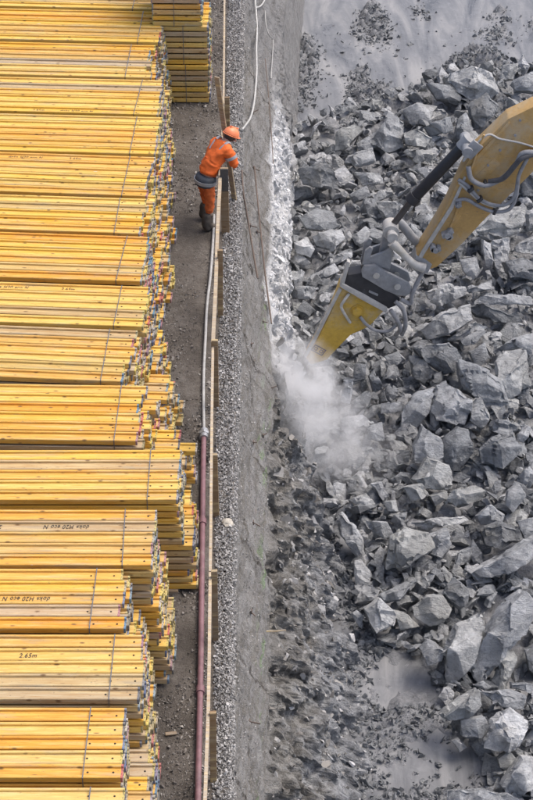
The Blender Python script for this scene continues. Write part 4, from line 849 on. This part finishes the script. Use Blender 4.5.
# ------------------------------------------------------------------ dust puff at the chisel
def dust(name, px, py, z, Y, rx, ry, rz, dens, seed, label):
    bm = bmesh.new(); bmesh.ops.create_icosphere(bm, subdivisions=3, radius=1.0)
    for v in bm.verts: v.co *= 1.0
    t = bpy.data.materials.new(name); t.use_nodes = True; tr = t.node_tree; tr.nodes.clear()
    out = tr.nodes.new('ShaderNodeOutputMaterial'); pv = tr.nodes.new('ShaderNodeVolumePrincipled'); pv.inputs['Color'].default_value = (0.985, 0.987, 0.99, 1); pv.inputs['Anisotropy'].default_value = 0.1
    tc = tr.nodes.new('ShaderNodeTexCoord'); ln = tr.nodes.new('ShaderNodeVectorMath'); ln.operation = 'LENGTH'; tr.links.new(tc.outputs['Object'], ln.inputs[0])
    nz = tr.nodes.new('ShaderNodeTexNoise'); nz.inputs['Scale'].default_value = 2.0; nz.inputs['Detail'].default_value = 7; nz.inputs['Roughness'].default_value = 0.68; nz.inputs['Distortion'].default_value = 0.7; mp = tr.nodes.new('ShaderNodeMapping'); mp.inputs['Location'].default_value = (seed, seed * 0.7, 0); tr.links.new(tc.outputs['Object'], mp.inputs[0]); tr.links.new(mp.outputs[0], nz.inputs['Vector'])
    fall = tr.nodes.new('ShaderNodeMapRange'); fall.inputs[1].default_value = 1.0; fall.inputs[2].default_value = 0.15; fall.inputs[3].default_value = 0; fall.inputs[4].default_value = 1; tr.links.new(ln.outputs['Value'], fall.inputs[0])
    nn = tr.nodes.new('ShaderNodeMapRange'); nn.inputs[1].default_value = 0.44; nn.inputs[2].default_value = 0.62; nn.inputs[3].default_value = 0.0; nn.inputs[4].default_value = 1.0; tr.links.new(nz.outputs['Fac'], nn.inputs[0])
    m1 = tr.nodes.new('ShaderNodeMath'); m1.operation = 'MULTIPLY'; tr.links.new(fall.outputs[0], m1.inputs[0]); tr.links.new(nn.outputs[0], m1.inputs[1])
    m2 = tr.nodes.new('ShaderNodeMath'); m2.operation = 'MULTIPLY'; m2.inputs[1].default_value = dens; tr.links.new(m1.outputs[0], m2.inputs[0])
    tr.links.new(m2.outputs[0], pv.inputs['Density']); tr.links.new(pv.outputs[0], out.inputs['Volume'])
    o = link(name, bm_mesh(name, bm, 80), None, mats=[t]); o.location = onY(px, py, Y); o.scale = (rx, ry, rz); tag(o, label, 'dust', kind='stuff')
dust('dust_cloud', 296, 384, 0, 26.7, 0.80, 0.8, 1.05, 6.5, 3.3, 'dense white dust puff hiding the breaker chisel')
dust('dust_cloud', 318, 438, 0, 26.4, 1.05, 0.9, 1.4, 3.0, 8.1, 'thinner dust drifting down over the rocks below the puff')
dust('dust_cloud', 344, 484, 0, 26.2, 1.35, 0.9, 1.4, 1.9, 5.7, 'faintest dust veil over the rocks beside the rock face')

# ------------------------------------------------------------------ worker leaning over the rail
FT = G(206.5, 225, 0); A_ = R(38); fw = Vector((math.cos(A_), math.sin(A_), 0)); lf = Vector((-math.sin(A_), math.cos(A_), 0))
person = empty('person', FT); person.scale = (0.96,) * 3; tag(person, 'worker in orange jacket, trousers and helmet bending over the guard rail', 'person')
def J(f, l, z): return fw * f + lf * l + Vector((0, 0, z))
M_ORA = flat('orange_workwear', (0.80, 0.145, 0.02), 0.75, 0, 0.25, 9)
M_ORAD = flat('orange_trousers', (0.56, 0.12, 0.025), 0.8, 0, 0.3, 9, (0.2, 0.10, 0.06), 0.2)
M_DKB = flat('dark_blue_grey_cloth', (0.055, 0.065, 0.08), 0.8, 0, 0.3, 10)
M_REFL = flat('silver_band', (0.34, 0.355, 0.37), 0.35, 0.2, 0.15, 12)
M_BOOT = flat('muddy_boot', (0.075, 0.062, 0.05), 0.75, 0, 0.35, 14, (0.2, 0.17, 0.14), 0.2)
M_HAT = flat('orange_helmet', (0.82, 0.24, 0.10), 0.4, 0, 0.1, 8)
M_SKIN = flat('skin', (0.48, 0.27, 0.18), 0.6, 0, 0.12, 12)
M_GLOVE = flat('work_glove', (0.30, 0.27, 0.22), 0.85, 0, 0.3, 14)
M_HAIR = flat('dark_hair', (0.04, 0.03, 0.02), 0.7)
def skin(name, verts, edges, m, parent, root=0, sub=2):
    me = bpy.data.meshes.new(name); me.from_pydata([J(*v[:3]) for v in verts], edges, []); me.update()
    o = bpy.data.objects.new(name, me); COL.objects.link(o)
    md = o.modifiers.new('skin', 'SKIN'); md.use_smooth_shade = True
    for i, v in enumerate(verts):
        sv = me.skin_vertices[0].data[i]; sv.radius = (v[3], v[4] if len(v) > 4 else v[3]); sv.use_root = (i == root)
    ss = o.modifiers.new('sub', 'SUBSURF'); ss.levels = ss.render_levels = sub + (1 if name in ('jacket', 'trousers') else 0)
    dg = bpy.context.evaluated_depsgraph_get(); nm = bpy.data.meshes.new_from_object(o.evaluated_get(dg)); bpy.data.objects.remove(o)
    if name in ('jacket', 'trousers', 'boot'):
        for v in nm.vertices: v.co += v.normal * (0.010 * fbm(v.co * 14, 3) + 0.006 * math.sin(v.co.z * 60 + 5 * fbm(v.co * 6, 2)) * (1 if name != 'boot' else 0.3))
    nm.polygons.foreach_set('use_smooth', [True] * len(nm.polygons)); return link(name, nm, parent, mats=[m])
# body: one continuous figure under the clothes, head and hands bare
body = skin('body', [(0, 0, .93, .12), (.10, 0, 1.10, .12), (.27, 0, 1.30, .13), (.38, 0, 1.42, .10), (.45, 0, 1.47, .055), (.52, 0, 1.50, .085), (.585, 0, 1.50, .09), (.64, 0, 1.47, .06),
  (.36, -.17, 1.38, .06), (.40, -.26, 1.14, .045), (.47, -.14, 1.09, .035), (.36, .17, 1.38, .06), (.47, .22, 1.17, .045), (.60, .12, 1.18, .035),
  (.0, -.10, .86, .08), (-.03, -.15, .48, .055), (-.12, -.165, .1, .04), (.0, .10, .86, .08), (.10, .14, .48, .055), (.06, .155, .1, .04)],
  [(0, 1), (1, 2), (2, 3), (3, 4), (4, 5), (5, 6), (6, 7), (3, 8), (8, 9), (9, 10), (3, 11), (11, 12), (12, 13), (0, 14), (14, 15), (15, 16), (0, 17), (17, 18), (18, 19)], M_SKIN, person)
# face
bm = bmesh.new(); hc = J(.60, 0, 1.475)
nose = bmesh.ops.create_icosphere(bm, subdivisions=2, radius=0.022); bmesh.ops.translate(bm, vec=J(.69, 0, 1.45), verts=nose['verts'])
for s_ in (-1, 1):
    e = bmesh.ops.create_icosphere(bm, subdivisions=2, radius=0.028); bmesh.ops.scale(bm, vec=(0.6, 0.6, 1.1), verts=e['verts']); bmesh.ops.translate(bm, vec=J(.56, s_ * .095, 1.47), verts=e['verts'])
link('face_features', bm_mesh('face_features', bm, 60), body, mats=[M_SKIN])
bm = bmesh.new()
for s_ in (-1, 1):
    e = bmesh.ops.create_icosphere(bm, subdivisions=1, radius=0.012); bmesh.ops.translate(bm, vec=J(.668, s_ * .035, 1.485), verts=e['verts'])
add_box(bm, J(.668, 0, 1.415), (0.012, 0.05, 0.008), Euler((0, 0, A_)).to_matrix()); link('eyes', bm_mesh('eyes', bm), body, mats=[M_HAIR])
bm = bmesh.new(); e = bmesh.ops.create_icosphere(bm, subdivisions=2, radius=0.1); bmesh.ops.translate(bm, vec=J(.515, 0, 1.525), verts=e['verts']); link('hair', bm_mesh('hair', bm, 60), body, mats=[M_HAIR])
# jacket
jk = skin('jacket', [(.02, 0, .95, .19, .15), (.07, 0, 1.05, .19, .15), (.15, 0, 1.17, .195, .15), (.27, 0, 1.31, .19, .15), (.36, 0, 1.40, .13, .12), (.42, 0, 1.45, .075),
  (.34, -.185, 1.39, .095), (.375, -.255, 1.26, .085), (.405, -.275, 1.135, .075), (.45, -.185, 1.10, .058), (.34, .185, 1.39, .095), (.42, .225, 1.26, .085), (.475, .23, 1.165, .072), (.56, .15, 1.175, .056)],
  [(0, 1), (1, 2), (2, 3), (3, 4), (4, 5), (4, 6), (6, 7), (7, 8), (8, 9), (4, 10), (10, 11), (11, 12), (12, 13)], M_ORA, person, 3)
def loft(name, secs, m, parent):
    bm = bmesh.new(); N = 26; rings = []
    for f, l, z, rs, rf, tilt in secs: rings.append([bm.verts.new(J(f + math.cos(6.2832 * k / N) * rf, l + math.sin(6.2832 * k / N) * rs, z + tilt * math.cos(6.2832 * k / N))) for k in range(N)])
    for a, b in zip(rings, rings[1:]):
        for k in range(N): bm.faces.new((a[k], a[(k + 1) % N], b[(k + 1) % N], b[k]))
    bm.faces.new(rings[0][::-1]); bm.faces.new(rings[-1])
    return link(name, bm_mesh(name, bm, 70), parent, mats=[m])
hem = loft('jacket_hem', [(-.005, 0, .80, .182, .150, -.0), (-.008, 0, .82, .190, .158, -.01), (.0, 0, .88, .196, .163, -.015), (.012, 0, .94, .192, .16, -.02), (.03, 0, .97, .16, .13, -.03)], M_DKB, person)
def ring(name, c, nrm, rx, ry, wdt, m, parent, th=0.012):
    nrm = nrm.normalized(); u = lf - nrm * lf.dot(nrm); u.normalize(); v = nrm.cross(u); bm = bmesh.new(); N = 28; rings = []
    for (o_, e_) in ((-wdt / 2, 0), (-wdt / 2, th), (wdt / 2, th), (wdt / 2, 0)): rings.append([bm.verts.new(c + nrm * o_ + u * math.cos(6.2832 * k / N) * (rx + e_) + v * math.sin(6.2832 * k / N) * (ry + e_)) for k in range(N)])
    for a, b in zip(rings, rings[1:] + rings[:1]):
        for k in range(N): bm.faces.new((a[k], a[(k + 1) % N], b[(k + 1) % N], b[k]))
    return link(name, bm_mesh(name, bm, 40), parent, mats=[m])
ring('reflective_band', J(-.004, 0, .87), J(.1, 0, 1), .20, .165, .055, M_REFL, hem)
for a, b, t_, r_ in ((J(.34, -.185, 1.39), J(.405, -.275, 1.135), .42, .098), (J(.34, .185, 1.39), J(.475, .23, 1.165), .42, .098)): ring('reflective_band', a.lerp(b, t_), b - a, r_, r_, .05, M_REFL, jk, 0.008)
for s_ in (-1, 1):
    bm = bmesh.new(); pts = [J(.18, s_ * .10, 1.36), J(.28, s_ * .11, 1.455), J(.38, s_ * .12, 1.50), J(.43, s_ * .12, 1.46)]; add_tube(bm, spline(pts, 5), 0.024, 6); link('reflective_band', bm_mesh('reflective_band', bm, 50), jk, mats=[M_REFL])
tr_ = skin('trousers', [(0, 0, .90, .12, .11), (-.005, -.10, .78, .105), (-.02, -.14, .60, .09), (-.03, -.155, .46, .082), (-.08, -.16, .32, .08), (.005, .10, .78, .105), (.07, .13, .60, .09), (.10, .145, .46, .082), (.09, .15, .32, .08)], [(0, 1), (1, 2), (2, 3), (3, 4), (0, 5), (5, 6), (6, 7), (7, 8)], M_ORAD, person)
for l_, fo in ((-.165, -.12), (.155, .06)):
    skin('boot', [(fo + .03, l_, .36, .085), (fo + .005, l_, .22, .078), (fo, l_, .09, .07), (fo + .09, l_, .055, .058), (fo + .19, l_, .045, .048), (fo - .05, l_, .05, .055)], [(0, 1), (1, 2), (2, 3), (3, 4), (2, 5)], M_BOOT, person, 2)
# gloved hands, five fingers each, closed on rail and plank
def hand(wr, pm, side, curl):
    vs_ = [(*wr, .034), (*pm, .04)]; ed = [(0, 1)]
    d = Vector(pm) - Vector(wr); d.normalize(); sd_ = Vector((0, 0, 1)).cross(d).normalized() * side
    for k in range(4):
        b_ = Vector(pm) + d * 0.03 + sd_ * (k - 1.5) * 0.021; L_ = (.034, .038, .036, .028)[k]; p1 = b_ + d * L_; p2 = p1 + d * L_ * 0.3 + Vector((0, 0, -curl * L_)); p3 = p2 - d * L_ * 0.35 + Vector((0, 0, -curl * L_ * .8))
        i0 = len(vs_); vs_ += [(*b_, .012), (*p1, .0105), (*p2, .0095), (*p3, .0085)]; ed += [(1, i0), (i0, i0 + 1), (i0 + 1, i0 + 2), (i0 + 2, i0 + 3)]
    t0 = Vector(wr) + d * 0.03 - sd_ * 0.035; i0 = len(vs_); vs_ += [(*t0, .014), (*(t0 + d * .03 - sd_ * .02 + Vector((0, 0, -.01))), .012), (*(t0 + d * .055 - sd_ * .012 + Vector((0, 0, -.025))), .010)]; ed += [(0, i0), (i0, i0 + 1), (i0 + 1, i0 + 2)]
    skin('glove', vs_, ed, M_GLOVE, person, 1, 1)
hand((.46, -.16, 1.10), (.50, -.10, 1.095), 1, 1.0); hand((.58, .135, 1.18), (.63, .10, 1.185), -1, 0.8)
# helmet with brim
hd = J(.545, 0, 1.555); bm = bmesh.new(); r_ = bmesh.ops.create_uvsphere(bm, u_segments=28, v_segments=14, radius=1.0)
bmesh.ops.delete(bm, geom=[v for v in bm.verts if v.co.z < -0.08], context='VERTS'); bmesh.ops.scale(bm, vec=(.148, .122, .125), verts=bm.verts[:])
bm2 = [bm.verts.new((math.cos(a) * (.15 + (.05 if math.cos(a) > 0.3 else .012)), math.sin(a) * .133, -.012)) for a in [6.2832 * k / 28 for k in range(28)]]
in2 = [bm.verts.new((math.cos(a) * .146, math.sin(a) * .12, -.008)) for a in [6.2832 * k / 28 for k in range(28)]]; bt = [bm.verts.new(v.co - Vector((0, 0, .01))) for v in bm2]
for k in range(28): bm.faces.new((bm2[k], bm2[(k + 1) % 28], in2[(k + 1) % 28], in2[k])); bm.faces.new((bm2[k], bt[k], bt[(k + 1) % 28], bm2[(k + 1) % 28]))
add_box(bm, (0, 0, .122), (.2, .03, .016), bevel=.006)
hm = link('helmet', bm_mesh('helmet', bm, 50), person, mats=[M_HAT]); hm.location = hd; hm.rotation_euler = (0, R(32), A_)
# plank held upright
a, b = G(234.5, 200, 0), onY(217, 77, 28.1); d = b - a; bm = bmesh.new(); add_box(bm, (0, 0, d.length / 2), (0.085, 0.03, d.length), bevel=0.003)
pk = link('plank', bm_mesh('plank', bm), None, a, None, [M_GREYWOOD]); pk.rotation_euler = d.to_track_quat('Z', 'Y').to_euler()
tag(pk, 'grey-brown wooden plank held upright by the worker at the rail', 'plank')

# small things lying about
bm = bmesh.new(); bmesh.ops.create_icosphere(bm, subdivisions=3, radius=0.075)
for v in bm.verts: v.co += v.co.normalized() * 0.04 * fbm(v.co * 9, 3); v.co.z *= 0.55
o = link('concrete_lump', bm_mesh('concrete_lump', bm, 40), None, G(227, 523, 0.03), None, [flat('pale_concrete', (0.42, 0.39, 0.33), 0.85, 0, 0.3, 25, None, 0, 0.5)]); tag(o, 'pale lump of spilled concrete on the gravel by the rail', 'concrete lump')
for k, (px, py, L_, an, lab) in enumerate([(172, 195, .14, .4, 'dark wood scrap on dirt beside the worker boots'), (169, 270, .10, 1.0, 'small dark wood chip on dirt beside the beam ends'), (185, 470, .16, 2.2, 'thin wood offcut on dirt beside the pipe coupling'), (171, 735, .13, .2, 'pale wood chip on gravelly dirt at the photo bottom')]):
    bm = bmesh.new(); add_box(bm, (0, 0, 0.014), (L_, 0.045, 0.022), bevel=0.003)
    for v in bm.verts: v.co.y += 0.3 * v.co.x * v.co.x / L_; v.co.x += rng.uniform(-.006, .006)
    tag(link('wood_scrap', bm_mesh('wood_scrap', bm), None, G(px, py, 0.01), (0.1, 0.05, an), [M_POST if k < 2 else M_GREYWOOD]), lab, 'wood scrap')

# bolts and weld plates on the arm side, hose clamps
for px, py in ((470, 200), (478, 190), (500, 150), (515, 135), (488, 165), (440, 250), (520, 120)):
    pin('bolt', px, py, 0.022, YA - 0.02, YA + 0.01, M_LINK, stick, 8)
plate('weld_plate', [(476, 176), (494, 158), (500, 164), (482, 182)], YA - 0.008, 0.02, M_STICK, 0.003, stick)
plate('weld_plate', [(446, 226), (456, 212), (461, 216), (451, 230)], YA - 0.008, 0.02, M_STICK, 0.003, stick)
for px, py, a_ in ((484, 180.5, 0.3), (479, 196, 0.8), (494, 207.5, 0.3), (470, 186, 0.8)):
    c = onY(px, py, YA); bm = bmesh.new(); add_box(bm, (c.x, YA - 0.1, c.z), (0.05, 0.12, 0.11), Euler((0, a_, 0)).to_matrix(), 0.01); part('hose_clamp', bm, M_BOX, 35)
for px, py in ((202.6, 522), (200.4, 690)):
    c = G(px, py, 0.06); bm = bmesh.new(); add_cyl(bm, c + Vector((0, -0.05, 0)), c + Vector((0, 0.05, 0)), 0.052, n=14)
    link('pipe_joint', bm_mesh('pipe_joint', bm, 40), bpy.data.objects['pipe'], mats=[M_PIPE])

# rocks that would share a label are told apart by their order across the picture
byl = {}
for o in COL.objects:
    if o.get('category') == 'rock': byl.setdefault(o['label'], []).append(o)
for lab, os_ in byl.items():
    if len(os_) < 2: continue
    bpy.context.view_layer.update(); os_.sort(key=lambda o: (lambda d: d.dot(RT) / d.dot(FW))(o.matrix_world.translation - cam.location))
    for k, o in enumerate(os_):
        o['label'] = lab + (', leftmost' if k == 0 else ', rightmost' if k == len(os_) - 1 else f', {ORD[k]} from left' if k < 18 else f', {ORD[len(os_) - 1 - k]} from right')
